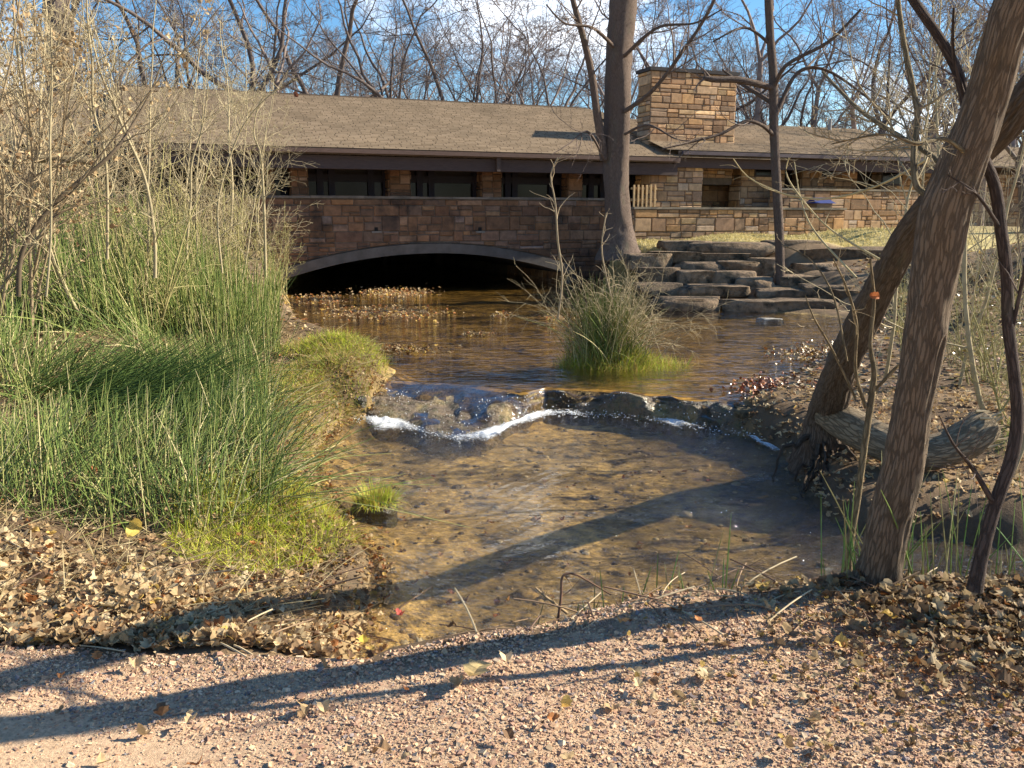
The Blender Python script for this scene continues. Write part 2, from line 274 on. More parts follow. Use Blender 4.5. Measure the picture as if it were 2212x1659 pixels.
def landh(x, y):
    num = 0; den = 0
    for cx, cy, cz in CTRL:
        w = 1/((x-cx)**2+(y-cy)**2+.05)**1.6; num = num+w*cz; den = den+w
    return num/den
def height(x, y):
    x = np.asarray(x, float); y = np.asarray(y, float); sh = x.shape; x = x.ravel(); y = y.ravel()
    d = sdist(x, y, WET); la = landh(x, y); P = np.stack([x, y, 0*x], -1)
    k = np.clip((y-footy(x))/(lipy(x)-footy(x)), 0, 1); k = np.where((x < -3.2) & (y < 9) | (x > 4.5) & (y < 9), 0, k)
    wl = WL1+(WL2-WL1)*k
    dep = np.where(y < footy(x), .12, .12)+.04*vnoise(P, 1.2, 3, 2)
    wid = np.where((y < 4.6) & (x > -.5), .5, np.where(y < 4.6, .6, np.where(x > 2, .5, .42)))
    s = np.clip(d/wid, 0, 1); s = 1-(1-s)**2.2
    out = wl-.01+(np.maximum(la, wl+.08)-wl)*s
    s2 = np.clip(-d/.45, 0, 1); s2 = s2*s2*(3-2*s2); inn = wl-.01-dep*s2
    h = np.where(d > 0, out, inn)
    rough = np.where(d > 0, np.clip(d*3, 0, 1), .3)*np.where(y < 3.1, .35, 1)
    h = h+rough*(.035*vnoise(P, 1.5, 11, 3)+.012*vnoise(P, 9, 12, 2))
    # mossy grass mounds by the left shore, island in the stream
    for (mx_, my_, rx, ry, hh) in MOUNDS: h = h+hh*np.exp(-((x-mx_)/rx)**2-((y-my_)/ry)**2)
    return h.reshape(sh)
isl = atz(1335, 792, WL2)
MOUNDS = [(isl[0], isl[1]+.15, .62, .32, .26), (-2.15, 10.5, .5, .4, .2), (-1.95, 9.6, .35, .4, .15), (-2.0, 5.6, .35, .5, .08)]
def seg(a, b, st): return list(np.arange(a, b, st))
xs = np.array([-400, -250, -160, -100, -70, -50, -38, -30, -24, -20, -17, -14.5, -12.5, -11]+seg(-10, -3.5, .16)+seg(-3.5, 4.2, .07)+seg(4.2, 11, .16)+[12, 13.5, 15, 17, 20, 24, 30, 38, 50, 70, 100, 160, 250, 400])
ys = np.array([-300, -150, -80, -40, -20, -12, -8, -5, -3, -1.5, -.5, .2, .7]+seg(1.1, 11.5, .07)+seg(11.5, 26, .14)+[26.5, 27.5, 29, 31, 33, 36, 40, 45, 50, 58, 70, 90, 120, 180, 260, 400, 600])
GX, GY = np.meshgrid(xs, ys); GZ = height(GX, GY); GD = sdist(GX, GY, WET)
nx, ny = len(xs), len(ys)
def pathy(x): return np.interp(x, [-9, -3, -2, -.6, 0, .6, 1.5, 1.9, 2.3, 3, 6], [3.25, 3.2, 3.12, 3.0, 3.2, 3.5, 3.45, 3.1, 2.7, 2.4, 2.2])
P3 = np.stack([GX, GY, 0*GX], -1)
nz1 = vnoise(P3, 2.2, 21, 3)[..., None]; nz2 = vnoise(P3, .35, 22, 3)[..., None]
soil = np.array([.13, .085, .05]); litter = np.array([.24, .165, .095]); dgrass = np.array([.50, .41, .17]); grav = np.array([.54, .37, .235]); bedc = np.array([.52, .36, .12]); bedlow = np.array([.50, .355, .155])
col = soil+(litter-soil)*np.clip(.5+nz1*1.2, 0, 1)
ter = np.clip((GY-20.8)*2, 0, 1)*np.clip((GX-1.6)*2, 0, 1)*np.clip((40-GY)/8, 0, 1)*np.clip((16-GX)/4, 0, 1)
col = col+(dgrass*(1+.25*nz1)-col)*ter[..., None]
pm = np.clip((pathy(GX)-GY)*6+nz1[..., 0]*1.5, 0, 1)*(GD > .12); col = col+(grav*(1+.12*nz1)-col)*pm[..., None]
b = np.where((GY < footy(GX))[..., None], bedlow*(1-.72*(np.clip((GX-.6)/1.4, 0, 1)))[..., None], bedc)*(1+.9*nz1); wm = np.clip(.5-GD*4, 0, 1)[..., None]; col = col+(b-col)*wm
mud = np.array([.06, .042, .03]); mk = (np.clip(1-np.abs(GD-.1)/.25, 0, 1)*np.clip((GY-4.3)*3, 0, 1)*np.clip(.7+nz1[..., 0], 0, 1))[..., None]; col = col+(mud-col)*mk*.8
col = np.clip(col, .01, .9)
V = np.stack([GX, GY, GZ], -1).reshape(-1, 3); idx = np.arange(nx*ny).reshape(ny, nx)
F = np.stack([idx[:-1, :-1], idx[:-1, 1:], idx[1:, 1:], idx[1:, :-1]], -1).reshape(-1, 4)
fc = V[F].mean(1); fd = GD.ravel()[F].mean(1)
kpath = (fc[:, 1] < pathy(fc[:, 0])) & (fd > .1); kwet = (fd <= 0) & ~kpath
def sub(mask):
    f = F[mask]; u, inv = np.unique(f, return_inverse=True); m = MB(); m.add(V[u], inv.reshape(-1, 4), col.reshape(-1, 3)[u]); return m
sub(kpath).build('gravel_path', M_gravelbed, smooth=True, kind='structure')
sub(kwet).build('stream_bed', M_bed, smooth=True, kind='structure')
sub(~kpath & ~kwet).build('ground', M_ground, smooth=True, kind='structure')
# ---------------------------------------------------------------- water, ledge, foam
m = MB()
def sheet(m, X, Y, Z, c=(1, 1, 1)):
    n2, n1 = X.shape; i = np.arange(n1*n2).reshape(n2, n1)
    f = np.stack([i[:-1, :-1], i[:-1, 1:], i[1:, 1:], i[1:, :-1]], -1).reshape(-1, 4)
    cc = np.asarray(c, float); m.add(np.stack([X, Y, Z], -1), f, cc.reshape(-1, 3) if cc.ndim > 1 else cc)
x_, y_ = np.meshgrid(np.linspace(-3.2, 16, 120), np.linspace(0, 1, 40)); yy = 2.9+y_*(np.where(x_ < 4.4, footy(x_)+.1, 6.5)-2.9)
sheet(m, x_, yy, 0*x_+WL1+.008*vnoise(np.stack([x_, yy, 0*x_], -1), 1.5, 5))
m.build('pool_water', M_pool, smooth=True, kind='structure')
rng = np.random.default_rng(5)
# ledge of rock and the water running over it share one profile
def ledge_z(x, v):     # v: 0 foot .. 1 lip
    P = np.stack([x*1.0, v*.8, 0*x], -1)
    steep = np.clip((x-.2)/.6, 0, 1)       # right half is a steep step, left half a long slope
    prof = (1-steep)*v**.75+steep*np.clip(v*1.7, 0, 1)**.75
    return WL1-.05+prof*(WL2-WL1+.02)+(.11*vnoise(P*[2.3, 2.2, 1], 1, 31, 5)+.06*(.45-np.abs(vnoise(P*[2.6, 4.4, 1], 1, 32, 3))*1.6))*np.sin(np.clip(v, 0, 1)*math.pi)**.5
x_, v_ = np.meshgrid(np.linspace(-2.3, 3.3, 260), np.linspace(-.25, 1.5, 46))
fy, ly = footy(x_), lipy(x_); wob = .07*vnoise(np.stack([x_*3, v_, 0*x_], -1), 1, 33, 2)
yy = fy+(ly-fy)*v_+wob; zz = ledge_z(x_, np.clip(v_, 0, 1))-np.where(v_ < 0, -v_*.5, 0)-np.where(v_ > 1, (v_-1)*.3, 0)
n_ = vnoise(np.stack([x_*5, yy*5, 0*x_], -1), 1, 35, 3)[..., None]
cl = np.array([.15, .10, .05])*(1+.6*n_)+np.clip(n_-.1, 0, 1)*np.array([.25, .19, .02]); m = MB(); sheet(m, x_, yy, zz+.015*n_[..., 0], np.clip(cl, .01, 1))
m.build('rock_ledge', M_wetrock, smooth=True, kind='structure')
# upper stream surface, spilling over the ledge
m = MB(); x_, t_ = np.meshgrid(np.linspace(-2.2, 3.2, 200), np.linspace(0, 1, 30)); v_ = t_
yy = footy(x_)+(lipy(x_)-footy(x_))*v_; zz = np.maximum(ledge_z(x_, v_), WL1)-.010+.045*vnoise(np.stack([x_*6, yy*5, 0*x_], -1), 1, 41, 3); zz = zz*(1-t_**6)+WL2*t_**6; zz[0] = WL1-.02
sheet(m, x_, yy, zz); yl = yy[-1]
x2 = np.concatenate([[-7, -4], x_[0], [4.2, 7, 9]]); yl2 = np.concatenate([[9.8, 9.8], yl, [9.6, 9.6, 9.6]])
X2, T2 = np.meshgrid(x2, np.linspace(0, 1, 40)**1.6); Y2 = yl2[None]+T2*(44-yl2[None]); sheet(m, X2, Y2, 0*X2+WL2)
m.build('stream_water', M_stream, smooth=True, kind='structure')
# foam at the foot
m = MB()
x_, w_ = np.meshgrid(np.linspace(-1.75, 2.62, 300), np.linspace(-1, 1, 22)); fy = footy(x_)+.02
gap = vnoise(np.stack([x_[0]*1.6, 0*x_[0], 0*x_[0]], -1), 1, 8, 2); dens = -.05+np.interp(x_[0], [-1.75, -1.4, -.9, -.5, -.25, 0, .3, .7, 1.3, 1.7, 1.95, 2.3, 2.42, 2.5, 2.62], [.1, .5, .42, .6, .62, .4, .62, .75, .66, .75, .35, .1, .75, .7, .2])+gap*.6
wdt = (.18+.16*dens)*(1+.8*vnoise(np.stack([x_[0]*3, 0*x_[0], 0*x_[0]], -1), 1, 88, 2)); a = np.clip(dens[None]+.12-np.abs(w_)**1.3*.6, 0, 1)
sheet(m, x_, fy-.10+w_*wdt*1.3, WL1+.012+.025*np.clip(1-w_**2, 0, 1)*(1+vnoise(np.stack([x_*14, w_*3, 0*x_], -1), 1, 9, 2)), np.repeat(a[..., None], 3, 2))
ico = None
def icosphere(sub):
    import bmesh
    bm = bmesh.new(); bmesh.ops.create_icosphere(bm, subdivisions=sub, radius=1); v = np.array([q.co[:] for q in bm.verts]); f = np.array([[w.index for w in q.verts] for q in bm.faces]); bm.free(); return v, f
IV1, IF1 = icosphere(1); IV3, IF3 = icosphere(3); IV4, IF4 = icosphere(4)
m.build('foam', M_foam, smooth=True, kind='stuff', label='white foam line churning at the foot of the small falls', cat='foam')
m = MB()
n = 1500; xx = rng.uniform(-1.7, 2.6, n); dn = np.interp(xx, x_[0], dens); kp = rng.uniform(0, .7, n) < dn; xx = xx[kp]; n = len(xx)
pos = np.stack([xx, footy(xx)-.05+-np.abs(rng.normal(0, .12, n))+.05, WL1+rng.uniform(.0, .06, n)], 1); s = rng.uniform(.0015, .0065, n)
M3 = np.zeros((n, 3, 3)); M3[:, 0, 0] = s*1.6; M3[:, 1, 1] = s; M3[:, 2, 2] = s*.7
m.scatter(IV1, IF1, pos, M3, (1, 1, 1))
n = 260; xx = np.where(rng.uniform(size=n) < .5, rng.uniform(-1.7, .3, n), rng.uniform(.3, 2.7, n)); v = rng.uniform(0.05, .75, n)**np.where(xx > .3, 2, 1)
pos = np.stack([xx, footy(xx)+(lipy(xx)-footy(xx))*v, ledge_z(xx, v)+.03], 1); s = rng.uniform(.002, .006, n)
M3 = np.zeros((n, 3, 3)); M3[:, 0, 0] = s; M3[:, 1, 1] = s; M3[:, 2, 2] = s*1.5; m.scatter(IV1, IF1, pos, M3, (1, 1, 1))
m.build('spray', surf('water_drops', .25, .02, 5, 0, spec=.8), smooth=True, kind='stuff', label='white water drops sparkling over the rock ledge', cat='spray')
# ---------------------------------------------------------------- building, bridge, walls (facade frame: s along, n outwards, z up)
A0 = R_(69.5); U = np.array([math.sin(A0), math.cos(A0), 0]); NN = np.array([U[1], -U[0], 0])
O = aty(900, 600, 23.5); O[2] = 0
def fr(s, n, z): return O+U*s+NN*n+np.array([0, 0, z])
def onf(x, y, n):       # photograph place -> (s, z) on the facade plane offset n
    d = ray(x, y); q = O+NN*n; t = (q@NN)/(d@NN); p = d*t; return (p-q)@U, p[2]+EYE
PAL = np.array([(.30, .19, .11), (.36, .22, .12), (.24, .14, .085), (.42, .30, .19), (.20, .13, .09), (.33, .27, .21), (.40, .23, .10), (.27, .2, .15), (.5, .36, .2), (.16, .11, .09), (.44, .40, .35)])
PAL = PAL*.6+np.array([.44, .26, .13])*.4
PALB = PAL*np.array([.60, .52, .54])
def masonry(m, rng, frm, u0, u1, z0, z1, n0, pal=PAL, hmin=.16, hmax=.4, lo=None, axis=0, hi=None, depth=.03):
    """courses of broken ashlar; frm(u, n, z); lo(u): lower limit of the wall"""
    def stone(a, b, c, d):
        g = .008; a += g; b -= g; c += g; d -= g
        if hi: d = min(d, hi((a+b)/2))
        if b-a < .02 or d-c < .015: return
        zl = [c, c]
        if lo:
            zl = [max(c, lo(a)), max(c, lo(b))]
            if min(zl) > d-.03: return
            if max(zl) > d-.01: zl = [min(z, d-.01) for z in zl]
        i = min(.018, (b-a)*.2, (d-c)*.25); dd = depth*rng.uniform(.4, 1.2); j = lambda: rng.uniform(-.006, .006)
        Vv = [frm(a, n0, zl[0]), frm(b, n0, zl[1]), frm(b, n0, d), frm(a, n0, d), frm(a+i+j(), n0+dd+j(), zl[0]+i+j()), frm(b-i+j(), n0+dd+j(), zl[1]+i+j()), frm(b-i+j(), n0+dd+j(), d-i+j()), frm(a+i+j(), n0+dd+j(), d-i+j())]
        cc = pal[rng.choice(len(pal), p=PW)]*rng.uniform(.65, 1.25)*(1.5 if rng.uniform() < .05 else 1)
        m.add(Vv, [[4, 5, 6, 7], [0, 1, 5, 4], [1, 2, 6, 5], [2, 3, 7, 6], [3, 0, 4, 7]], cc)
    z = z0
    while z < z1-.01:
        h = rng.uniform(hmin, hmax)*1.0
        if z+h > z1-.1: h = z1-z
        x = u0
        while x < u1-.001:
            w = rng.uniform(.22, .75)
            if x+w > u1-.12: w = u1-x
            r = rng.uniform()
            if r < .36 or h < .2: stone(x, x+w, z, z+h)
            else:
                c = rng.uniform(.3, .7)*h
                for (a, b) in ((z, z+c), (z+c, z+h)):
                    if w > .4 and rng.uniform() < .55: q = x+w*rng.uniform(.35, .65); stone(x, q, a, b); stone(q, x+w, a, b)
                    else: stone(x, x+w, a, b)
            x += w
        z += h
PW = np.array([.16, .14, .14, .1, .12, .08, .08, .08, .05, .03, .02]); PW /= PW.sum()
mort = (.13, .10, .075)
# the bridge
s_l, _ = onf(600, 600, 0); s_r, _ = onf(1222, 600, 0); s_c = (s_l+s_r)/2+.05; _, zc = onf(920, 547, 0); z_spr = .0; half = (s_r-s_l)/2
_, ztop = onf(900, 425, 0); ztop = float(ztop)
rise = zc-z_spr; Rad = (half**2+rise**2)/(2*rise)
def arch(u, off=0):
    dx = u-s_c
    return (zc-Rad)+math.sqrt(max((Rad+off)**2-dx*dx, 0)) if abs(dx) < (half+off*1.2) else -9
bridge = thing('stone_bridge', 'long low stone footbridge with a shallow concrete arch over the stream', 'bridge', fr(s_c, 0, 0))
sb0, _ = onf(250, 600, 0); sb1, _ = onf(1330, 600, 0)
m = MB(); rng = np.random.default_rng(11); us = np.linspace(sb0, sb1, 160)
topz = [(u, max(arch(u, .27), -1.2)) for u in us]
V_ = []; 
for u, zl in topz: V_ += [fr(u, 0, zl), fr(u, 0, ztop), fr(u, -.38, ztop), fr(u, -.38, zl)]
i = np.arange(len(us)-1)*4; m.add(V_, np.concatenate([np.stack([i, i+4, i+5, i+1], 1), np.stack([i+1, i+5, i+6, i+2], 1), np.stack([i+2, i+6, i+7, i+3], 1), np.stack([i+3, i+7, i+4, i], 1)]), mort)
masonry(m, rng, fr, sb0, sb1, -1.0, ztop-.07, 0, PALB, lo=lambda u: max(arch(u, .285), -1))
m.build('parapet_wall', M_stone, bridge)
m = MB(); u = sb0
while u < sb1:
    w = rng.uniform(.9, 1.6); m.box(fr, (u+.004, min(u+w, sb1)-.004), (-.42, .05), (ztop-.055, ztop+rng.uniform(.0, .01)), np.array([.2, .165, .14])*rng.uniform(.8, 1.2)); u += w
m.build('coping', M_conc, bridge)
m = MB(); th = math.asin(min(half/Rad, 1)); an = np.linspace(-th*1.04, th*1.04, 60)
V_ = []
for a in an:
    for (r, n) in ((Rad, .06), (Rad+.26, .06), (Rad+.26, -15), (Rad, -15)): V_.append(fr(s_c+r*math.sin(a), n, zc-Rad+r*math.cos(a)))
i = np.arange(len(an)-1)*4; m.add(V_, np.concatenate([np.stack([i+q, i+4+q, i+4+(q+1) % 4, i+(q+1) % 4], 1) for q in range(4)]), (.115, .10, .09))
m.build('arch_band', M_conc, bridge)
m = MB()
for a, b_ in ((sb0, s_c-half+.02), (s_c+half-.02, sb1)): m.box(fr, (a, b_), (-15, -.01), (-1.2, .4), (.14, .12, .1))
for sg in (-1, 1):     # courses of stone on the abutment faces inside the vault
    uu = s_c+sg*(half-.02)
    for k in range(14):
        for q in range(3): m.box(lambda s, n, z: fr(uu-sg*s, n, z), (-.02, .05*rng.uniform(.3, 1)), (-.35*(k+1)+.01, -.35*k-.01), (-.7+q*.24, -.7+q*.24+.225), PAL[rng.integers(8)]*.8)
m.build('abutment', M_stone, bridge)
m = MB(); m.box(fr, (s_c-half-1, s_c+half+1), (-15.3, -15), (-1.2, 1.0), (.1, .09, .08)); m.build('added_vault_stop', M_stone, bridge)  # added wall shutting the far end, so no daylight shows through the arch
m = MB(); m.box(fr, (sb0, sb1), (-4.6, -.39), (1.0, 1.15), (.2, .18, .16)); m.build('deck', M_conc, bridge)
m = MB()
for D in ((1201, 733), (1529, 733)):
    pass
for X in (812, 1036):        # weep holes with a small stone lip
    m = MB(); s_, z_ = onf(X, 495, 0); m.box(fr, (s_-.045, s_+.045), (.0, .042), (z_-.05, z_+.05), (.004, .004, .004)); m.box(fr, (s_-.12, s_+.14), (.0, .055), (z_-.10, z_-.05), (.2, .18, .16)); m.build('weep_hole', M_dark, bridge)
# the building
bld = thing('stone_building', 'long low stone building with brown shingle roof and wide chimney behind the bridge', 'building', fr(0, -2, 0))
se = .85
_, ze = onf(700, 318, se); _, zr = onf(700, 207, -5.2); s_re, _ = onf(1266, 232, -5.2)
def roof_part(name, sL, sR, hipR, hipL, ze, zr, ne, nr, label=None, par=None):
    m = MB(); Ls = math.hypot(ne-nr, zr-ze); K = int(Ls/.14); dn = (nr-ne)/K; dz = (zr-ze)/K
    nl = np.array([0, 0, 0.])
    for k in range(K):
        a, b_ = k/K, (k+1)/K; seg_ = max(2, int((sR-sL)/1.0))
        for (f0) in [0]:
            l0, r0, l1, r1 = sL+hipL*a, sR-hipR*a, sL+hipL*b_, sR-hipR*b_
            P = [fr(l0, ne+dn*k, ze+dz*k+.016), fr(r0, ne+dn*k, ze+dz*k+.016), fr(r1, ne+dn*(k+1), ze+dz*(k+1)), fr(l1, ne+dn*(k+1), ze+dz*(k+1)), fr(l0, ne+dn*k, ze+dz*k), fr(r0, ne+dn*k, ze+dz*k)]
            bkk = [(l0, k*.14, 0), (r0, k*.14, 0), (r1, k*.14+.139, 0), (l1, k*.14+.139, 0), (l0, k*.14, 0), (r0, k*.14, 0)]
            m.add(P, [[0, 1, 2, 3], [4, 5, 1, 0]], (1, 1, 1), bkk)
    nb = nr-(ne-nr)
    def q(a, b_, c, d): m.add([a, b_, c, d], [[0, 1, 2, 3]], (1, 1, 1), [(a[0], a[1], 0), (b_[0], b_[1], 0), (c[0], c[1], 0), (d[0], d[1], 0)])
    q(fr(sR, nb, ze), fr(sL, nb, ze), fr(sL+hipL, nr, zr), fr(sR-hipR, nr, zr))
    if hipR: q(fr(sR, ne, ze), fr(sR, nb, ze), fr(sR-hipR, nr, zr), fr(sR-hipR+.001, nr, zr))
    if hipL: q(fr(sL, nb, ze), fr(sL, ne, ze), fr(sL+hipL, nr, zr), fr(sL+hipL-.001, nr, zr))
    o = m.build(name, M_roof, bld)
    return o
sl0, _ = onf(215, 300, se); sR_, _ = onf(1470, 330, se)
r_main = roof_part('roof', sl0, s_re+4.2, 4.2, 0, ze, zr, se, -5.2)
m = MB()
m.box(fr, (sl0, s_re), (-5.27, -5.13), (zr-.03, zr+.025), (.14, .10, .07)); m.build('ridge_cap', M_dark, r_main)
sL2 = sl0-14
roof_part('roof', sL2, sl0-.01, 0, 0, ze-.1, zr-.25, se-.3, -5.0)
# right wing
nW = .75; s2a, _ = onf(1440, 330, nW); s2b, _ = onf(2060, 348, nW); _, zeW = onf(1700, 331, nW); _, zrW = onf(1700, 272, -3.6)
s2r, _ = onf(1990, 280, -3.6)
roof_part('roof', s2a, s2b+.3, max(s2b+.3-s2r, .5), 0, zeW, zrW, nW, -3.6)
s3b, _ = onf(2330, 348, -2)
roof_part('roof', s2b-2, s3b, 0, 0, zeW-.15, zrW-.3, -1.2, -4.8)
# fascia and gutter beams
m = MB(); brn = (.075, .05, .045)
sF, _ = onf(1450, 330, se)
m.box(fr, (sl0-.01, sF+.3), (se-.05, se-.01), (ze-.16, ze-.012), (.13, .09, .065)); m.box(fr, (sl0-.01, sF+.3), (se-.34, se-.12), (ze-.5, ze-.18), brn)
m.box(fr, (sL2, sl0-.03), (se-.36, se-.32), (ze-.45, ze-.27), brn)
m.box(fr, (sF+.31, s2b+.2), (nW-.05, nW-.01), (zeW-.15, zeW-.012), (.11, .08, .06)); m.box(fr, (sF+.31, s2b), (nW-.32, nW-.1), (zeW-.48, zeW-.17), brn)
m.build('fascia', M_dark, bld)
m = MB(); g0, _ = onf(480, 320, se); g1, _ = onf(1290, 330, se)
m.box(fr, (g0, sF+.25), (se, se+.11), (ze-.13, ze-.03), (.12, .075, .06)); m.box(fr, (sF+.4, s2b), (nW, nW+.11), (zeW-.13, zeW-.03), (.09, .07, .08)); 
ds, _ = onf(1077, 340, se); m.box(fr, (ds-.05, ds+.05), (se-.09, se+.02), (ze-.5, ze-.13), (.09, .06, .05)); m.build('gutter', M_dark, bld)
m = MB(); m.box(fr, (sL2, sF+.3), (-5, se-.35), (ze-.22, ze-.17), (.10, .07, .05)); m.box(fr, (sF+.31, s3b), (-3.4, nW-.33), (zeW-.22, zeW-.17), (.1, .07, .05)); m.build('soffit', M_dark, bld)
# gallery: stone pillars, posts, windows
nP, nG = -.45, -.95; zg0 = 1.2
for X0, X1 in ((440, 478), (560, 592), (627, 664), (841, 886), (1041, 1083), (1227, 1258), (1395, 1440)):
    a, _ = onf(X0, 380, nP); b_, _ = onf(X1, 380, nP); m = MB()
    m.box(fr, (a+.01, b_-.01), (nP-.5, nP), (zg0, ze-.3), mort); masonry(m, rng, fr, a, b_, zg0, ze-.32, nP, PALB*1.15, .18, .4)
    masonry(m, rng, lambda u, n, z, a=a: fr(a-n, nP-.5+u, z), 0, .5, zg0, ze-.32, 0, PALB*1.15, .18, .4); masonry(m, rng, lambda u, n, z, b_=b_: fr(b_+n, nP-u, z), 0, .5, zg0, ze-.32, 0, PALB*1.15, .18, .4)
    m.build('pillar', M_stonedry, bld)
posts = [200, 260, 330, 400, 500, 540, 612, 690, 715, 800, 832, 905, 930, 1025, 1095, 1110, 1190, 1215, 1275, 1300, 1370]
fm = MB()
for X in posts:
    a, _ = onf(X, 380, nG); fm.box(fr, (a-.085, a+.085), (nG-.04, nG+.09), (zg0, ze-.24), (.028, .022, .03))
sg0, _ = onf(0, 380, nG); sg1, _ = onf(1395, 380, nG)
fm.box(fr, (sg0, sg1), (nG-.04, nG+.07), (ze-.75, ze-.55), (.03, .024, .03)); fm.box(fr, (sg0, sg1), (nG-.04, nG+.07), (zg0, zg0+.14), (.05, .04, .035)); fm.build('window_frame', M_dark, bld)
pr = sorted(posts)
for a_, b_ in zip(pr[:-1], pr[1:]):
    a, _ = onf(a_, 380, nG); b2, _ = onf(b_, 380, nG)
    if b2-a > .3:
        m = MB(); m.box(fr, (a+.07, b2-.07), (nG-.02, nG), (zg0+.1, ze-.7), (.02, .02, .02)); m.build('window', M_glass, bld)
m = MB(); m.box(fr, (sL2, sg1+2), (-4.6, nG-.1), (zg0-.5, ze-.24), (.05, .04, .035)); m.build('inner_wall', M_dark, bld)
# chimney
c0, _ = onf(1404, 240, -.35); c1, _ = onf(1588, 240, -.35); _, zct = onf(1500, 158, -.35)
m = MB(); m.box(fr, (c0+.01, c1-.01), (-1.1, -.35), (ze-.7, zct), mort); masonry(m, rng, fr, c0, c1, ze-.5, zct, -.35, PAL*1.18, .15, .36)
masonry(m, rng, lambda u, n, z: fr(c0-n, -1.1+u, z), 0, .75, ze-.5, zct, 0, PAL*1.1, .15, .36); masonry(m, rng, lambda u, n, z: fr(c1+n, -.35-u, z), 0, .75, ze-.5, zct, 0, PAL*1.1, .15, .36)
ch = m.build('chimney', M_stonedry, bld)
m = MB(); m.box(fr, (c0-.06, c1+.06), (-1.17, -.27), (zct, zct+.1), (.05, .045, .045)); m.build('cap', M_conc, ch)
m = MB(); vp, vz = onf(1793, 255, -3.0); P = np.array([fr(vp, -3.0, zrW-.35), fr(vp, -3.0, zrW+.12), fr(vp, -3.0, zrW+.3)]); 
vp, vz = onf(1793, 262, -3.2); m.tubes(np.array([fr(vp, -3.2, zrW-.2), fr(vp, -3.2, zrW+.25)]), np.array([.07, .07]), 10, (.25, .24, .23), cap=True); m.build('vent_pipe', M_metal, bld)
# right wing walls
_, zgr = onf(1700, 492, -1); zgr = .9
def wall(name, X0, X1, n, z0, z1, par, pal=PAL, thick=.4, mt=M_stonedry, ends=True):
    a, _ = onf(X0, 400, n); b_, _ = onf(X1, 400, n); m = MB(); m.box(fr, (a+.01, b_-.01), (n-thick, n), (z0, z1), mort); masonry(m, rng, fr, a, b_, z0, z1, n, pal, .15, .38)
    if ends: masonry(m, rng, lambda u, nn, z: fr(a-nn, n-thick+u, z), 0, thick, z0, z1, 0, pal, .15, .38); masonry(m, rng, lambda u, nn, z: fr(b_+nn, n-u, z), 0, thick, z0, z1, 0, pal, .15, .38)
    return m.build(name, mt, par), a, b_
zu = zeW-.24
wall('wall', 1405, 1517, .45, zgr, zu, bld, PAL*1.25, .9)
wall('wall', 1517, 1605, -1.3, zgr, zu, bld, PAL*.8)
wall('wall', 1600, 1694, -.2, zgr, zu, bld, PAL*1.1, .6)
wall('wall', 1731, 1850, -.5, zgr, zu, bld, PAL, .5)
wall('wall', 1694, 1731, -.9, zgr, zgr+1.0, bld, PAL, .3)
wall('wall', 1905, 1990, -.5, zgr, zu, bld, PAL, .5)
wall('wall', 1990, 2280, -1.3, zgr, zu-.1, bld, PAL, .5)
for X0, X1, n, z0, z1 in ((1630, 1684, -.15, zu-.42, zu-.08), (1776, 1800, -.45, zu-.36, zu-.12), (1905, 1950, -.45, zu-.6, zu-.1)):
    a, _ = onf(X0, 380, n); b_, _ = onf(X1, 380, n); m = MB(); m.box(fr, (a, b_), (n-.02, n), (z0, z1), (.05, .04, .04)); w = m.build('window', M_dark, bld); m = MB(); m.box(fr, (a+.05, b_-.05), (n+.002, n+.012), (z0+.05, z1-.05), (0, 0, 0)); m.build('pane', M_glass, w)
for X0, X1 in ((1691, 1734), (1848, 1908)):
    a, _ = onf(X0, 380, -1.0); b_, _ = onf(X1, 380, -1.0); m = MB(); m.box(fr, (a, b_), (-1.05, -1.0), (zgr, zu), (.03, .022, .022)); d = m.build('door', M_dark, bld); m = MB(); m.box(fr, (a+.3, a+.46), (-.998, -.97), (zgr+1.5, zgr+1.62), (.35, .33, .3)); m.build('sign_plate', M_metal, d)
# free-standing terrace walls
for nm, X0, X1, n, zt, zb, lab in (('terrace_wall', 1372, 1828, 2.2, onf(1600, 448, 2.2)[1], .6, 'low brown stone terrace wall with pale coping, nearest the creek boulders'), ('terrace_wall', 1680, 1992, .9, onf(1800, 408, .9)[1], .8, 'taller stone screen wall standing behind the terrace wall, below the right roof')):
    a, _ = onf(X0, 400, n); t = thing(nm, lab, 'wall', fr(a, n, zb)); _, a, b_ = wall('wall_face', X0, X1, n, zb, zt-.06, t, PAL, .35)
    m = MB(); m.box(fr, (a-.04, b_+.04), (n-.39, n+.06), (zt-.058, zt), (.24, .2, .15)); m.build('coping', M_conc, t)
# short picket fence between the big tree and the lit pier
s_, _ = onf(1368, 410, 1.6); t = thing('picket_fence', 'short section of pale wooden picket railing beside the big trunk', 'fence', fr(s_, 1.6, 1.0)); _, zt = onf(1380, 398, 1.6); _, zb = onf(1380, 436, 1.6)
for k in range(6):
    m = MB(); m.box(fr, (s_+k*.13, s_+k*.13+.05), (1.58, 1.62), (zb-.4, zt+rng.uniform(-.03, .03)), (.50, .34, .17)); m.build('picket', M_dark, t)
m = MB(); m.box(fr, (s_-.05, s_+.75), (1.54, 1.575), (zb+.02, zb+.09), (.42, .28, .14)); m.box(fr, (s_-.05, s_+.75), (1.54, 1.575), (zt-.14, zt-.08), (.42, .28, .14)); m.build('rail', M_dark, t)
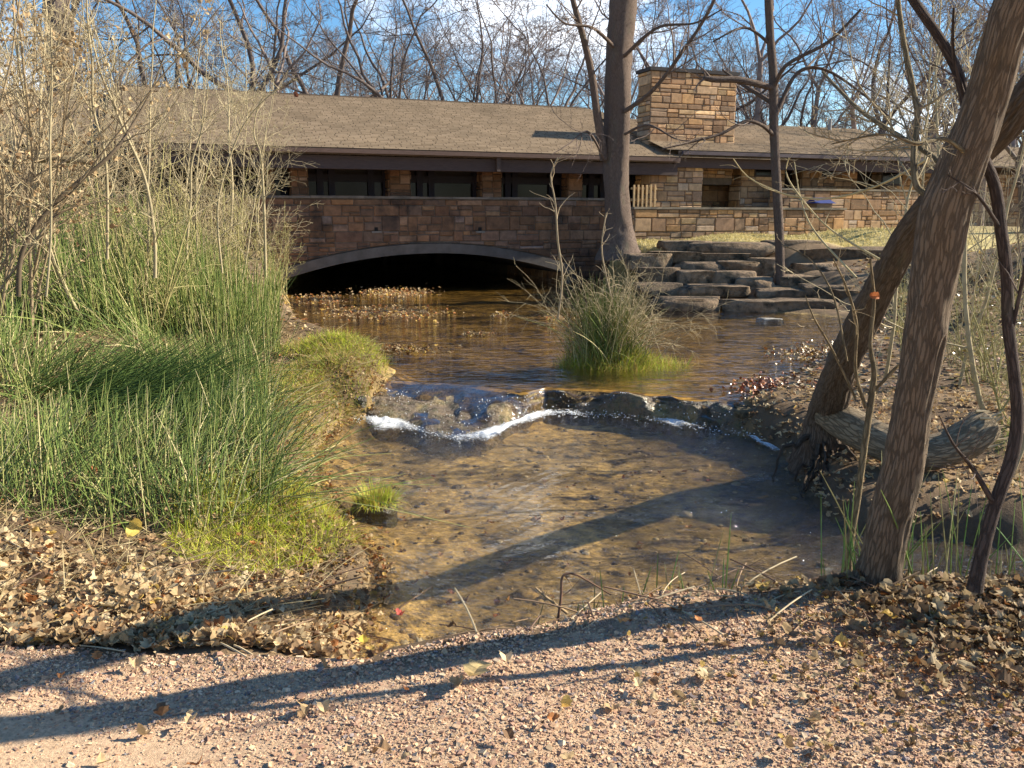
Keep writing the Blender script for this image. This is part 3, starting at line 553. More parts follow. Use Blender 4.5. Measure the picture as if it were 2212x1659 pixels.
# blue-topped box behind the terrace wall
s_, zt = onf(1775, 432, 1.6); t = thing('storage_box', 'small box with a dark blue pitched lid behind the terrace wall', 'box', fr(s_, 1.6, 1.2))
m = MB(); m.box(fr, (s_-.28, s_+.28), (1.3, 1.75), (1.1, zt-.1), (.25, .16, .09)); m.build('body', M_dark, t)
m = MB(); m.add([fr(s_-.38, 1.25, zt-.1), fr(s_+.38, 1.25, zt-.1), fr(s_+.38, 1.8, zt-.1), fr(s_-.38, 1.8, zt-.1), fr(s_-.25, 1.52, zt+.07), fr(s_+.25, 1.52, zt+.07)], [[0, 1, 2, 3]], (.02, .035, .16)); m.F.append(np.array([[3, 2, 5, 4], [1, 0, 4, 5]])); m.F.append(np.array([[0, 3, 4], [2, 1, 5]])); m.build('lid', M_metal, t)
# ---------------------------------------------------------------- boulders
def boulder(seed, w, d, h, col, sq=.42, cuts=0):
    rg = np.random.default_rng(seed); v = IV4.copy(); v = np.sign(v)*np.abs(v)**sq; v = v/np.abs(v).max(0)
    ang = rg.uniform(0, 6.28); n1_ = vnoise(v*[1, 1, 1.2]+seed, 1.1, seed, 2)[:, None]; v = v*(1+.17*n1_)
    
    for _ in range(cuts):
        nn = rg.normal(size=3)*[1, 1, .75]; nn /= np.linalg.norm(nn); dd = rg.uniform(.62, .93)*np.abs(v@nn).max()*.9; ex = np.maximum(v@nn-dd, 0); v = v-ex[:, None]*nn*.94
    v[:, 2] += .06*vnoise(v*2.6+seed*3, 1, seed+1, 3)+.05*np.sin(v[:, 2]*9+2*n1_[:, 0]); v[:, 2] = np.where(v[:, 2] > .5, .5+(v[:, 2]-.5)*.3, v[:, 2]) if cuts else v[:, 2]; v = v*np.array([w/2, d/2, h/2*(1.25 if cuts else 1)])
    c = np.array(col)*(1+.2*vnoise(v*4, 1, seed+2, 3)[:, None]); return v, np.clip(c, .01, 1)
BD = [(1480, 531, 92, 20, 'long thin capstone at the left end of the top row, by the big trunk'), (1580, 540, 165, 30, 'broad flat slab in the top row below the terrace wall'), (1715, 534, 100, 28, 'sunlit capstone in the top row just right of the slim tree'), (1845, 556, 195, 38, 'widest capstone at the right of the top row against the dry grass'),
 (1406, 563, 90, 28, 'tilted low rock at the foot of the big trunk'), (1462, 553, 110, 18, 'thin shaded slab tucked under the left capstone'), (1570, 560, 105, 24, 'flat rock directly below the broad top slab'), (1510, 579, 95, 24, 'grey slab in the middle of the left steps'), (1607, 577, 98, 26, 'lighter topped step stone left of the slim tree'), (1652, 574, 60, 34, 'upright block close to the left of the slim tree trunk'),
 (1752, 584, 80, 28, 'small rounded rock right of the slim tree'), (1855, 600, 130, 40, 'big dark boulder under the widest capstone'), (1430, 594, 84, 28, 'dark rounded rock at the left end of the third row'), (1502, 602, 66, 32, 'squat block in the third row beside a longer flat one'), (1580, 602, 95, 30, 'long flat-topped block in the third row'), (1525, 630, 150, 26, 'long low step stone one row above the waterline'),
 (1738, 614, 96, 36, 'lumpy rock just right of the slim tree base'), (1632, 620, 74, 38, 'rounded grey boulder left of the slim tree base'), (1690, 640, 95, 28, 'flat rock right under the slim tree base'), (1780, 640, 112, 46, 'large rounded boulder in the second row from the water'), (1490, 657, 130, 28, 'lowest left slab touching the water'), (1622, 670, 98, 38, 'lowest boulder at the water below the rounded grey one'),
 (1732, 674, 130, 48, 'biggest lowest boulder at the water edge'), (1665, 701, 48, 22, 'small pale rock sitting alone in the water'), (1425, 625, 90, 24, 'shaded slab at the left end above the waterline'), (1850, 650, 110, 46, 'dark boulder half hidden behind the leaning trunk'),
 (2122, 695, 60, 42, 'grey boulder on the leafy slope at the right'), (2188, 722, 64, 40, 'paler angular boulder at the right edge of the slope')]
BPOS = []
for k, (x, y, w, h, lb) in enumerate(BD):
    Y = 17.6+(672-min(y, 672))/141*3.4
    if x > 2000: Y = 12.5
    if k == 23: Y = 16.2
    Pp = aty(x, y, Y); sc_ = Y/FD; wm_, hm = w*sc_*1.16, h*sc_*1.3; dm = max(.7, wm_*.65) if x < 2000 and k != 23 else wm_
    base = tuple(np.array([.235, .165, .105])*np.random.default_rng(k).uniform(.7, 1.25)) if k not in (23,) else (.42, .4, .36)
    v, c = boulder(100+k, wm_, dm, hm, base, sq=.26, cuts=7); m = MB(); m.add(v+Pp+[0, dm*.25, 0], IF4, c)
    o = m.build('boulder', M_rock, smooth=True, label=lb, cat='boulder', group='boulders stepping down the right bank'); 
v, c = boulder(300, .85, .6, .32, (.20, .155, .085)); pp = atz(1665, 905, WL1+.08); m = MB(); m.add(v+pp, IF4, c); m.build('boulder', M_rock, smooth=True, label='mossy brown rock at the right end of the little falls', cat='boulder')
v, c = boulder(301, .35, .3, .3, (.3, .24, .14)); pp = atz(725, 888, WL1+.08)+np.array([-.12, 0, 0]); m = MB(); m.add(v+pp, IF4, c); m.build('boulder', M_rock, smooth=True, label='small tan rock poking from the left bank beside the falls', cat='boulder')
v, c = boulder(302, .3, .22, .2, (.05, .04, .025)); pp = atz(765, 872, WL1+.12); m = MB(); m.add(v+pp, IF4, c); m.build('boulder', M_wetrock, smooth=True, label='dark wet rock at the left end of the little falls', cat='boulder')
# ---------------------------------------------------------------- plants: generators
def grow(rg, base, d, ln, n, wig, up):
    M = len(base); P = np.zeros((M, n, 3)); P[:, 0] = base; d = nrm(np.array(d, float)); sg = (np.asarray(ln)/(n-1))[:, None]
    for i in range(1, n):
        d = nrm(d+rg.normal(size=(M, 3))*wig+np.array([0, 0, up])); P[:, i] = P[:, i-1]+d*sg
    return P
def kids(rg, P, Rr, c, tmin, amin, amax, ratio, n, wig, up, rk=.6, rmin=.002, tip=.15, tmax=.98):
    M, np_, _ = P.shape; ln = np.linalg.norm(np.diff(P, axis=1), axis=2).sum(1); t = rg.uniform(tmin, tmax, (M, c)); q = t*(np_-1); i = np.minimum(q.astype(int), np_-2); f = q-i; mi = np.arange(M)[:, None]
    pos = P[mi, i]*(1-f)[..., None]+P[mi, i+1]*f[..., None]; tg = nrm(P[mi, i+1]-P[mi, i]); rr = Rr[mi, i]*(1-f)+Rr[mi, i+1]*f
    pr_ = nrm(np.cross(tg, rg.normal(size=tg.shape))); an = rg.uniform(amin, amax, t.shape)[..., None]; d = tg*np.cos(an)+pr_*np.sin(an)
    L_ = ln[:, None]*ratio*(1.15-.75*t)*rg.uniform(.55, 1.15, t.shape); r0 = np.maximum(rr*rk*rg.uniform(.6, 1, t.shape), rmin)
    Pk = grow(rg, pos.reshape(-1, 3), d.reshape(-1, 3), L_.ravel(), n, wig, up); Rk = r0.reshape(-1, 1)*np.linspace(1, tip, n)[None]; return Pk, np.maximum(Rk, rmin*.6)
def catmull(pts, n):
    p = np.array(pts, float); k = len(p); q = np.linspace(0, k-1, n); i = np.minimum(q.astype(int), k-2); f = (q-i)[:, None]
    g = lambda j: p[np.clip(j, 0, k-1)]
    a, b_, c, d = g(i-1), g(i), g(i+1), g(i+2); return .5*(2*b_+(c-a)*f+(2*a-5*b_+4*c-d)*f**2+(3*b_-a-3*c+d)*f**3)
def hand(pts, n):      # (x, y, Y, width) read from the photograph -> points and radii
    q = [list(aty(x, y, Y))+[w/2/FD*Y] for x, y, Y, w in pts]; c = catmull(q, n); return c[:, :3], np.maximum(c[:, 3], .001)
# prototypes of bare woodland trees
def woodtree(seed, H, r, fork, levels, spread, col, name='bare_tree', label='', group=None):
    rg = np.random.default_rng(seed); t = thing(name, label, 'tree', (0, 0, 0), group)
    P = grow(rg, np.zeros((1, 3)), [[rg.normal()*.08, rg.normal()*.08, 1]], np.array([H*fork]), 12, .05, .05); Rr = (r*np.linspace(1, .62, 12)**.9)[None]; Rr[0, 0] *= 1.4
    m = MB(); m.tubes(P, Rr, 12, col, rough=.08, seed=seed); m.build('trunk', M_barkfar, t, smooth=True)
    m = MB(); nl = rg.integers(3, 5); tops = nrm(np.stack([np.cos(np.arange(nl)*6.28/nl+rg.uniform(0, 6)), np.sin(np.arange(nl)*6.28/nl+rg.uniform(0, 6)), rg.uniform(.8, 2.0, nl)/spread], -1))
    LP = grow(rg, np.repeat(P[:, -1], nl, 0), tops, np.full(nl, H*(1-fork))*rg.uniform(.7, 1.1, nl), 14, .18, .08); LR = r*.5*rg.uniform(.6, 1, (nl, 1))*np.linspace(1, .12, 14)[None]
    SP, SR = kids(rg, P, Rr, 4, .45, .8, 1.4, .7, 14, .2, .06, .35); LP = np.concatenate([LP, SP]); LR = np.concatenate([LR, SR]); m.tubes(LP, LR, 7, col)
    P1, R1 = kids(rg, LP, LR, levels[0], .15, .5, 1.1, .62, 9, .2, .04, .6, .015); m.tubes(P1, R1, 5, col)
    P2, R2 = kids(rg, P1, R1, levels[1]+1, .12, .4, 1.1, .6, 7, .25, .02, .55, .010); m.tubes(P2, R2, 4, np.array(col)*1.05)
    P3_, R3 = kids(rg, P2, R2, levels[2]+2, .1, .4, 1.0, .62, 5, .2, .02, .5, .0085, .6); m.tubes(P3_, R3, 3, np.array(col)*1.1)
    m.build('branches', M_twig, t, smooth=True); return t
cw = (.135, .105, .092)
protos = []
BT = [  # photograph x of the trunk, distance, proto, scale, rotation, label
 (172, 33, 3, 1.25, 0, 'thickest dark straight trunk behind the left end of the roof'), (542, 36, 0, 1.05, 1.0, 'dark forking tree with wide crooked limbs above the roof, left of centre'), (700, 37, 1, 1.0, 2.3, 'leaning-limbed tree right of the wide forking tree'), (1030, 38, 2, .9, .6, 'crooked narrow tree over the middle of the roof ridge'), (1150, 37, 4, .85, 4.0, 'upright dark tree standing behind the right end of the long ridge')]
specs = [(1, 15, .30, .32, (5, 6, 6), 1.3), (2, 16, .28, .25, (5, 6, 6), 1.1), (3, 14, .2, .4, (5, 6, 6), .9), (4, 18, .42, .6, (4, 6, 6), .9), (5, 15, .2, .45, (5, 6, 6), .8), (6, 13, .15, .5, (5, 6, 5), .7)]
for k, (sd, H, r, fk, lv, spd) in enumerate(specs):
    protos.append(woodtree(sd, H, r, fk, lv, spd, np.array(cw)*(1 if k < 4 else 1.8), label='x'))
used = set()
def place(pk, x, y, sc, rz, lab, grp=None):
    z = float(height(np.array([x]), np.array([y]))[0])-.1
    if pk not in used:
        used.add(pk); o = protos[pk]; o.location = (float(x), float(y), z); o.rotation_euler = (0, 0, rz); o.scale = (sc,)*3; o['label'] = lab
        if grp: o['group'] = grp
    else: dup(protos[pk], (x, y, z), rz, sc, lab, grp)
for X, Y, pk, sc, rz, lab in BT: place(pk, (X-CX)/FD*Y, Y, sc, rz, lab)
rg = np.random.default_rng(77); cnt = 0; wn = ['first', 'second', 'third', 'fourth', 'fifth', 'sixth', 'seventh', 'eighth', 'ninth', 'tenth', 'eleventh', 'twelfth', 'thirteenth', 'fourteenth', 'fifteenth', 'sixteenth', 'seventeenth', 'eighteenth', 'nineteenth', 'twentieth', 'twenty-first', 'twenty-second']
for row, (Y0, Y1, n, xr) in enumerate(((36, 42, 20, 32), (42, 52, 38, 40), (52, 66, 55, 50))):
    for k in range(n):
        Y = rg.uniform(Y0, Y1); x = -xr*.85+(k+.5+rg.uniform(-.4, .4))*(xr*1.75)/n
        pk = int(rg.choice([0, 1, 2, 4, 5], p=[.14, .16, .2, .22, .28])); place(pk, x, Y, rg.uniform(.85, 1.1) if row == 0 else rg.uniform(.72, .95), rg.uniform(0, 6.28), ('grey bare tree in the near rank behind the building, %s from the left' % wn[min(k, 21)]) if row == 0 else ('grey bare tree in the near rank of the wood behind the building', 'grey bare tree in the middle of the wood behind the building', 'distant bare tree deep in the wood behind the building')[row], ('near rank of bare trees behind the building', 'middle rank of bare trees', 'deep rank of bare trees')[row])
# right side beyond the wing: nearer thicket trees
for k, (X, Y, sc) in enumerate(((1830, 34, .66), (1990, 30, .6), (2100, 27, .55), (2200, 24, .5), (2300, 20, .5))):
    place([4, 2, 5, 1, 2][k], (X-CX)/FD*Y, Y, sc, k*1.3, ('bare tree rising just behind the right wing roof', 'bare tree past the right end of the wing', 'slender bare tree at the back of the leafy slope', 'bare tree near the right edge beyond the slope', 'bare tree outside the right edge, shading the slope')[k])
for k in range(12):
    place(int(rg.choice([0, 1, 2, 4, 5])), -26+k*4.8+rg.uniform(-1, 1), rg.uniform(-16, -9), rg.uniform(.8, 1.1), rg.uniform(0, 6), 'bare tree across the path behind the viewpoint', 'trees across the path behind the viewpoint')
# brushy undergrowth at the back of the wood: reads as one mass
m = MB(); n = 5200; x = rg.uniform(-45, 50, n); y = rg.uniform(38, 75, n); z = np.full(n, 1.3)
P = grow(rg, np.stack([x, y, z], 1), np.stack([rg.normal(0, .35, n), rg.normal(0, .3, n), np.ones(n)], 1), rg.uniform(2, 6.5, n), 6, .12, .02)
m.tubes(P, np.linspace(.035, .008, 6)[None]*rg.uniform(.5, 1.2, (n, 1)), 3, np.array(cw)*rg.uniform(.6, 1.1, (n, 1)))
Pk, Rk = kids(rg, P, np.full((n, 6), .02), 4, .2, .4, 1.1, .5, 4, .2, .02, .5, .006); m.tubes(Pk, Rk, 3, np.array(cw)*.95)
m.build('undergrowth', M_twig, kind='stuff', label='tangled brown undergrowth filling the wood behind the building', cat='undergrowth')
# ---------------------------------------------------------------- key trees
def keytree(name, label, paths, col, twigs=((5, .6), (4, .5), (4, .5)), seed=0, extra=None, k=28, rough=.06, group=None, mt=None, tcol=None, up=.03, tmin=.25, rr=.0025):
    base = None; rg = np.random.default_rng(seed)
    P, Rr = hand(paths[0], 240 if k > 30 else 90); t = thing(name, label, 'tree', P[0], group)
    m = MB(); m.tubes(P, Rr, k, col, rough=rough, seed=seed); m.build('trunk', mt or M_bark, t, smooth=True)
    tc_ = np.array(tcol if tcol is not None else col); L_ = []
    m = MB()
    for pth in paths[1:]:
        m = MB(); big = pth[0][3] > 40; p, r = hand(pth, 90 if big else 24); m.tubes(p, r, 64 if big else 8, tc_ if not big else (.27, .21, .14), rough=.05 if big else .03, seed=seed+1, cap=True); L_.append((p[None], r[None])); m.build('limb', mt or M_bark, t, smooth=True)
    m = MB(); src = L_ if L_ else [(P[None], Rr[None])]
    if extra is not None: src = src+[(extra[0], extra[1])]; m.tubes(extra[0], extra[1], 7, tc_)
    for p, r in src:
        cur, cr = p, np.minimum(r, .05)
        for li, (c, ratio) in enumerate(twigs):
            cur, cr = kids(rg, cur, cr, c, tmin if li == 0 else .12, .4, 1.1, ratio, 7-li, .16, up, .55, rr*(1-.2*li), .3); m.tubes(cur, cr, max(3, 4-li), tc_*(1.1+.1*li))
    m.build('branches', M_twig, t, smooth=True); return t, P, Rr
rg = np.random.default_rng(3)
def top_limbs(P, r, n, ln, seed, spread=.5, up=.04):
    rg = np.random.default_rng(seed); d = np.stack([rg.normal(0, spread, n), rg.normal(0, spread, n), np.full(n, 1.)], 1); p = grow(rg, np.repeat(P[-1:], n, 0), d, np.full(n, ln)*rg.uniform(.7, 1.1, n), 9, .13, up); return p, r*np.linspace(.8, .1, 9)[None]*rg.uniform(.6, 1, (n, 1))
bk = (.17, .125, .10)
q = [(1338, 560, 21.3, 105), (1338, 528, 21.3, 78), (1336, 480, 21.3, 58), (1332, 400, 21.3, 52), (1332, 300, 21.3, 52), (1334, 200, 21.3, 54), (1338, 100, 21.3, 55), (1346, 0, 21.3, 56), (1350, -160, 21.3, 50), (1360, -330, 21.3, 40)]
Pt, Rt = hand(q, 10)
keytree('large_tree', 'tall straight thick trunk with pale lichen spots at the right end of the bridge', [q, [(1306, 345, 21.2, 20), (1292, 260, 21, 17), (1278, 160, 20.8, 15), (1262, 90, 20.6, 13), (1240, 10, 20.4, 11), (1215, -80, 20.2, 8)],
 [(1350, 240, 21, 10), (1400, 205, 20.6, 9), (1440, 160, 20.3, 8), (1475, 110, 20, 8), (1510, 60, 19.8, 7), (1545, -5, 19.5, 7), (1570, -80, 19.3, 5)], [(1306, 345, 21.1, 5), (1270, 285, 20.6, 5), (1230, 310, 20, 3), (1190, 335, 19.6, 2)], [(1350, 290, 21, 6), (1400, 270, 20.4, 5), (1460, 300, 20, 3), (1500, 305, 19.6, 2)], [(1350, 120, 21, 8), (1420, 60, 20.4, 6), (1500, 50, 20, 4), (1560, 20, 19.6, 3)], [(1325, 100, 21, 8), (1280, 60, 20.4, 6), (1220, 50, 20, 4), (1180, 10, 19.6, 3)]], bk, seed=21, extra=top_limbs(Pt, .3, 6, 6, 4), twigs=((6, .55), (4, .5), (3, .5)), rr=.006)
q = [(1690, 622, 19, 30), (1686, 600, 19, 20), (1683, 500, 19, 19), (1678, 400, 19, 19), (1672, 280, 19, 18), (1670, 160, 19, 17), (1664, 80, 19, 16), (1660, 0, 19, 16), (1655, -120, 19, 13)]
Pt, Rt = hand(q, 10)
keytree('slim_tree', 'slim dark tree growing out of the stepped boulders', [q, [(1671, 292, 19, 9), (1645, 270, 18.6, 8), (1610, 262, 18.4, 7), (1560, 288, 18.2, 6), (1500, 305, 18, 5), (1430, 322, 17.8, 3)], [(1670, 190, 19, 13), (1630, 180, 18.8, 14), (1590, 172, 18.7, 14), (1545, 172, 18.6, 12), (1520, 168, 18.6, 10)], [(1672, 225, 19, 10), (1640, 205, 19.3, 9), (1600, 180, 19.5, 7), (1560, 150, 19.6, 4)], [(1672, 190, 19, 9), (1700, 140, 18.6, 8), (1790, 90, 18.2, 7), (1860, 20, 18, 5)], [(1676, 250, 19, 9), (1720, 160, 19.2, 8), (1780, 150, 19.2, 6), (1860, 200, 19, 5), (1930, 260, 18.6, 4)], [(1668, 100, 19, 7), (1610, 60, 18.8, 5), (1540, 90, 18.6, 3)]], np.array(bk)*.85, seed=23, k=14, extra=top_limbs(Pt, .08, 5, 4, 6), twigs=((6, .55), (4, .5), (3, .5)), rr=.005)
# leaning trunks by the path
qA = [(1885, 1290, 3.66, 140), (1903, 1215, 3.6, 100), (1922, 1120, 3.54, 90), (1948, 1015, 3.48, 86), (1976, 855, 3.4, 78), (2004, 692, 3.34, 86), (2022, 580, 3.3, 94), (2042, 460, 3.24, 100), (2080, 350, 3.18, 92), (2128, 220, 3.1, 84), (2165, 90, 3.0, 84), (2195, 0, 2.95, 86), (2260, -160, 2.85, 84), (2330, -330, 2.7, 80)]; qA = [(a, b_, c, w*.9) for a, b_, c, w in qA]
P_, R_a = hand(qA, 20); eA = top_limbs(P_, .11, 5, 4.5, 8, .55)
keytree('leaning_tree', 'thick furrowed trunk leaning right beside the gravel path, nearest the camera', [qA, [(2045, 445, 3.276, 16), (2000, 420, 3.294, 15), (1978, 395, 3.340, 14), (1974, 330, 3.386, 13), (1982, 250, 3.431, 12), (1970, 180, 3.477, 12), (1952, 90, 3.523, 11), (1940, 0, 3.569, 10), (1930, -100, 3.569, 8)], [(2065, 380, 3.203, 14), (2010, 335, 3.386, 11), (1950, 298, 3.569, 10), (1873, 250, 3.751, 9), (1823, 205, 3.934, 7), (1777, 155, 4.117, 5)], [(2085, 330, 3.111, 9), (2040, 300, 3.019, 8), (1980, 310, 2.928, 7), (1910, 290, 2.928, 5), (1800, 310, 3.019, 3)]], (.20, .152, .11), seed=25, k=96, rough=.13, extra=eA, twigs=((9, .5), (5, .5), (4, .45)), rr=.0022, tcol=(.26, .21, .13))
qB = [(1768, 1010, 7.2, 150), (1782, 945, 7.1, 105), (1792, 880, 6.95, 82), (1818, 790, 6.27, 72), (1866, 690, 5.66, 70), (1912, 600, 5.22, 64), (1962, 510, 4.85, 62), (2030, 420, 4.53, 62), (2105, 335, 4.27, 66), (2178, 262, 4.07, 70), (2270, 150, 3.81, 74), (2380, 0, 3.51, 76), (2560, -250, 3.12, 76)]; qB = [(a, b_, c, w*.9) for a, b_, c, w in qB]
P_, R_b = hand(qB, 20); eB = top_limbs(P_, .12, 5, 4.5, 9, .55)
tB, PB, RB = keytree('leaning_tree', 'dark bent trunk beyond the pool with exposed roots and a long low limb', [qB, [(1785, 890, 6.95, 60), (1840, 922, 6.7, 74), (1905, 955, 6.45, 76), (1975, 978, 6.3, 76), (2040, 972, 6.25, 78), (2090, 948, 6.25, 84), (2130, 918, 6.3, 76)]], (.165, .122, .09), seed=27, k=84, rough=.14, extra=eB, twigs=((4, .4), (3, .4)), rr=.003, tcol=(.24, .185, .125))
m = MB(); rg = np.random.default_rng(31)
for k in range(34):      # exposed roots spilling into the pool
    a = aty(rg.uniform(1745, 1830), rg.uniform(930, 1000), 7.05); X = a[0]+rg.uniform(-.35, .35); e = np.array([X, rg.uniform(6.2, 6.9), WL1-.02]); mid = (a+e)/2+rg.normal(0, .06, 3)+[0, -.08, .02]; c = catmull([a, a*.6+mid*.4+[0, -.03, -.03], mid, e], 14)+rg.normal(0, .008, (14, 3)); m.tubes(c, np.linspace(rg.uniform(.012, .035), .006, 14), 6, np.array([.13, .095, .07])*rg.uniform(.7, 1.3))
m.build('root', M_bark, tB, smooth=True)
m = MB(); a = aty(2128, 918, 6.3)
for k in range(46):
    b_ = a+rg.normal(0, .055, 3)*[.5, 1, 1]; m.tubes(np.array([b_-[.06, 0, 0], b_+[rg.uniform(.02, .12), rg.normal(0, .02), rg.normal(.02, .02)]]), np.array([.014, .002]), 4, (.42, .33, .2))
m.build('broken_end', M_twig, tB)
q = [(2105, 1275, 3.21, 36), (2120, 1200, 3.21, 30), (2150, 1090, 3.21, 28), (2185, 990, 3.21, 28), (2198, 900, 3.21, 26), (2190, 800, 3.21, 24), (2178, 700, 3.21, 24), (2175, 600, 3.21, 24), (2163, 500, 3.21, 24), (2148, 400, 3.21, 23), (2111, 309, 3.21, 22), (2088, 230, 3.21, 21), (2070, 160, 3.21, 20), (2031, 84, 3.21, 19), (1973, 0, 3.21, 18), (1900, -120, 3.25, 15)]
keytree('sapling', 'thin crooked dark sapling at the right edge in front of the leaning trunks', [q, [(2148, 1090, 3.21, 14), (2100, 1010, 3.16, 10), (2060, 960, 3.08, 6), (2030, 900, 3.04, 3)], [(2185, 720, 3.21, 10), (2210, 600, 3.16, 8), (2240, 450, 3.08, 6)], [(2165, 500, 3.21, 9), (2110, 420, 3.12, 6), (2050, 380, 3.08, 3)], [(2090, 234, 3.21, 9), (2060, 120, 3.16, 7), (2060, 20, 3.08, 5)]], (.10, .075, .065), seed=29, k=12, twigs=((5, .5), (3, .5)), rr=.0018, rough=.03)
q = [(1832, 1270, 4.05, 20), (1836, 1180, 4.05, 17), (1852, 1080, 4.05, 15), (1868, 960, 4.05, 15), (1884, 850, 4.05, 15), (1888, 800, 4.05, 12), (1880, 740, 4.05, 9), (1888, 650, 4.05, 7), (1880, 560, 4.0, 5)]
keytree('sapling', 'pale forked sapling at the path edge left of the nearest trunk', [q, [(1870, 880, 4.05, 9), (1848, 800, 4.0, 8), (1850, 700, 3.95, 7), (1828, 620, 3.9, 5), (1800, 560, 3.85, 3)], [(1848, 860, 4.05, 6), (1800, 760, 4.0, 5), (1760, 690, 3.9, 4), (1740, 640, 3.9, 2)], [(1884, 850, 4.05, 7), (1930, 800, 4.0, 8), (1975, 760, 3.9, 4)], [(1830, 780, 4.0, 5), (1800, 640, 4.1, 4), (1750, 560, 4.2, 3), (1690, 530, 4.3, 2)]], (.27, .205, .12), seed=33, k=10, twigs=((4, .45), (3, .45)), rr=.0016, rough=.02)
# arching pale twigs hanging before the terrace
for k, (pts, lb) in enumerate((([(2010, 340, 4.2, 6), (1915, 393, 4.4, 5), (1831, 422, 4.6, 5), (1764, 430, 4.8, 5), (1689, 418, 4.9, 4), (1618, 384, 5, 3), (1584, 343, 5, 2)], 'long pale arching twig hanging across the slim tree'), ([(1900, 560, 4.2, 5), (1800, 500, 4.4, 4), (1740, 440, 4.5, 4), (1700, 380, 4.6, 3), (1704, 340, 4.6, 2)], 'pale twig rising left before the terrace wall'), ([(1850, 600, 4.2, 5), (1760, 500, 4.6, 4), (1730, 430, 4.8, 3), (1716, 350, 4.9, 2)], 'pale upright twig between the slim tree and the leaning trunk'))):
    p, r = hand(pts, 20); m = MB(); m.tubes(p, r, 6, (.42, .34, .18)); a, b_ = kids(np.random.default_rng(k), p[None], r[None], 7, .2, .4, 1.1, .22, 6, .15, .0, .6, .0015); m.tubes(a, b_, 4, (.4, .32, .18)); m.build('twig', M_twig, smooth=True, label=lb, cat='twig')
# saplings and brush on the left bank
SAP = [([(573, 600, 12.5, 11), (573, 556, 12.5, 10), (570, 438, 12.5, 9), (563, 337, 12.5, 7), (549, 290, 12.5, 6), (556, 236, 12.5, 4), (573, 202, 12.5, 2)], 'pale forked sapling against the left end of the bridge wall, rightmost one'),
 ([(404, 560, 11, 9), (404, 522, 11, 9), (412, 430, 11, 8), (414, 354, 11, 7), (438, 270, 11, 5), (450, 180, 11, 3)], 'straight pale sapling left of the rightmost forked one'),
 ([(335, 600, 9.5, 14), (333, 505, 9.5, 12), (313, 387, 9.5, 11), (270, 286, 9.5, 10), (243, 219, 9.5, 9), (216, 152, 9.5, 7), (189, 40, 9.5, 5)], 'long pale sapling bending left across the roof'),
 ([(232, 560, 9, 11), (229, 354, 9, 10), (202, 236, 9, 9), (199, 135, 9, 8), (189, 44, 9, 6), (186, -60, 9, 5)], 'upright pale sapling passing in front of the thick dark trunk'),
 ([(40, 640, 8.5, 18), (50, 540, 8.5, 17), (118, 438, 8.6, 15), (236, 337, 8.8, 13), (286, 270, 9, 10), (330, 189, 9.2, 7), (360, 100, 9.3, 4)], 'dark slanting stem rising right through the left thicket'),
 ([(100, 640, 8, 9), (110, 500, 8, 8), (108, 300, 8, 8), (112, 180, 8, 7), (110, 60, 8, 5)], 'straight thin stem near the left edge'),
 ([(480, 590, 11.5, 8), (470, 450, 11.5, 8), (500, 330, 11.5, 6), (540, 250, 11.5, 4), (600, 190, 11.5, 3)], 'thin sapling leaning right over the eave')]
for k, (pts, lb) in enumerate(SAP):
    pts = [(a, b_, c, w*.6) for a, b_, c, w in pts]
    dk = k == 4; keytree('sapling', lb, [pts], (.36, .30, .18) if not dk else (.12, .09, .06), seed=50+k, k=8, twigs=((12, .38), (5, .5), (3, .5)), rr=.0045, rough=.02, mt=M_twig, up=.05, tmin=.12)
p, r = hand([(-60, 350, 9.5, 20), (40, 345, 9.6, 19), (130, 343, 9.7, 17), (205, 350, 9.8, 13)], 20); m = MB(); m.tubes(p, r, 10, (.36, .29, .18), rough=.05); m.build('dead_branch', M_bark, smooth=True, label='dead pale branch lying level through the left thicket', cat='branch')
wp = []
for k in range(3):
    rg = np.random.default_rng(240+k); t = thing('sapling', 'x', 'tree'); m = MB(); H = (5.5, 6.5, 4.6)[k]
    P = grow(rg, np.zeros((1, 3)), [[rg.normal(0, .12), rg.normal(0, .12), 1]], np.array([H]), 16, .07, .03); Rr = np.linspace(.026, .006, 16)[None]; m.tubes(P, Rr, 7, (.40, .33, .20)); m.build('trunk', M_twig, t, smooth=True); m = MB()
    P1, R1 = kids(rg, P, Rr, 15, .12, .4, 1.1, .42, 9, .13, .04, .6, .005); m.tubes(P1, R1, 4, (.42, .345, .21)); P2, R2 = kids(rg, P1, R1, 5, .1, .4, 1.1, .5, 6, .16, .03, .6, .004); m.tubes(P2, R2, 3, (.42, .35, .22)); P3_, R3 = kids(rg, P2, R2, 3, .1, .4, 1.1, .5, 4, .16, .03, .6, .0032, .7); m.tubes(P3_, R3, 3, (.42, .35, .22)); m.build('branches', M_twig, t, smooth=True); wp.append(t)
WP = [(70, 10, 0, .9), (150, 12, 1, .8), (195, 9.5, 2, .95), (265, 13, 0, 1), (300, 10.5, 1, .7), (355, 12.5, 2, 1.), (385, 14.5, 1, .8), (425, 12, 0, .7), (465, 14, 2, .95), (505, 12.5, 1, .55), (525, 15.5, 0, .75), (590, 15, 2, .75), (20, 12, 1, .9), (120, 14, 2, 1.1), (225, 15.5, 1, .9), (330, 16, 0, .9), (10, 8, 2, .8)]
rg = np.random.default_rng(41); pass
wu = set()
for i_, (X, Y, k, sc) in enumerate(sorted(WP)):
    x = (X-CX)/FD*Y; z = float(height(np.array([x]), np.array([float(Y)]))[0])-.03; lb = 'pale whippy bare sapling in the left thicket, %s from the left' % wn[i_]
    if k not in wu: wu.add(k); o = wp[k]; o.location = (x, Y, z); o.scale = (sc,)*3; o['label'] = lb; o['group'] = 'whippy saplings on the left bank'
    else: dup(wp[k], (x, Y, z), rg.uniform(0, 6.28), sc, lb, 'whippy saplings on the left bank', tilt=rg.normal(0, .12))
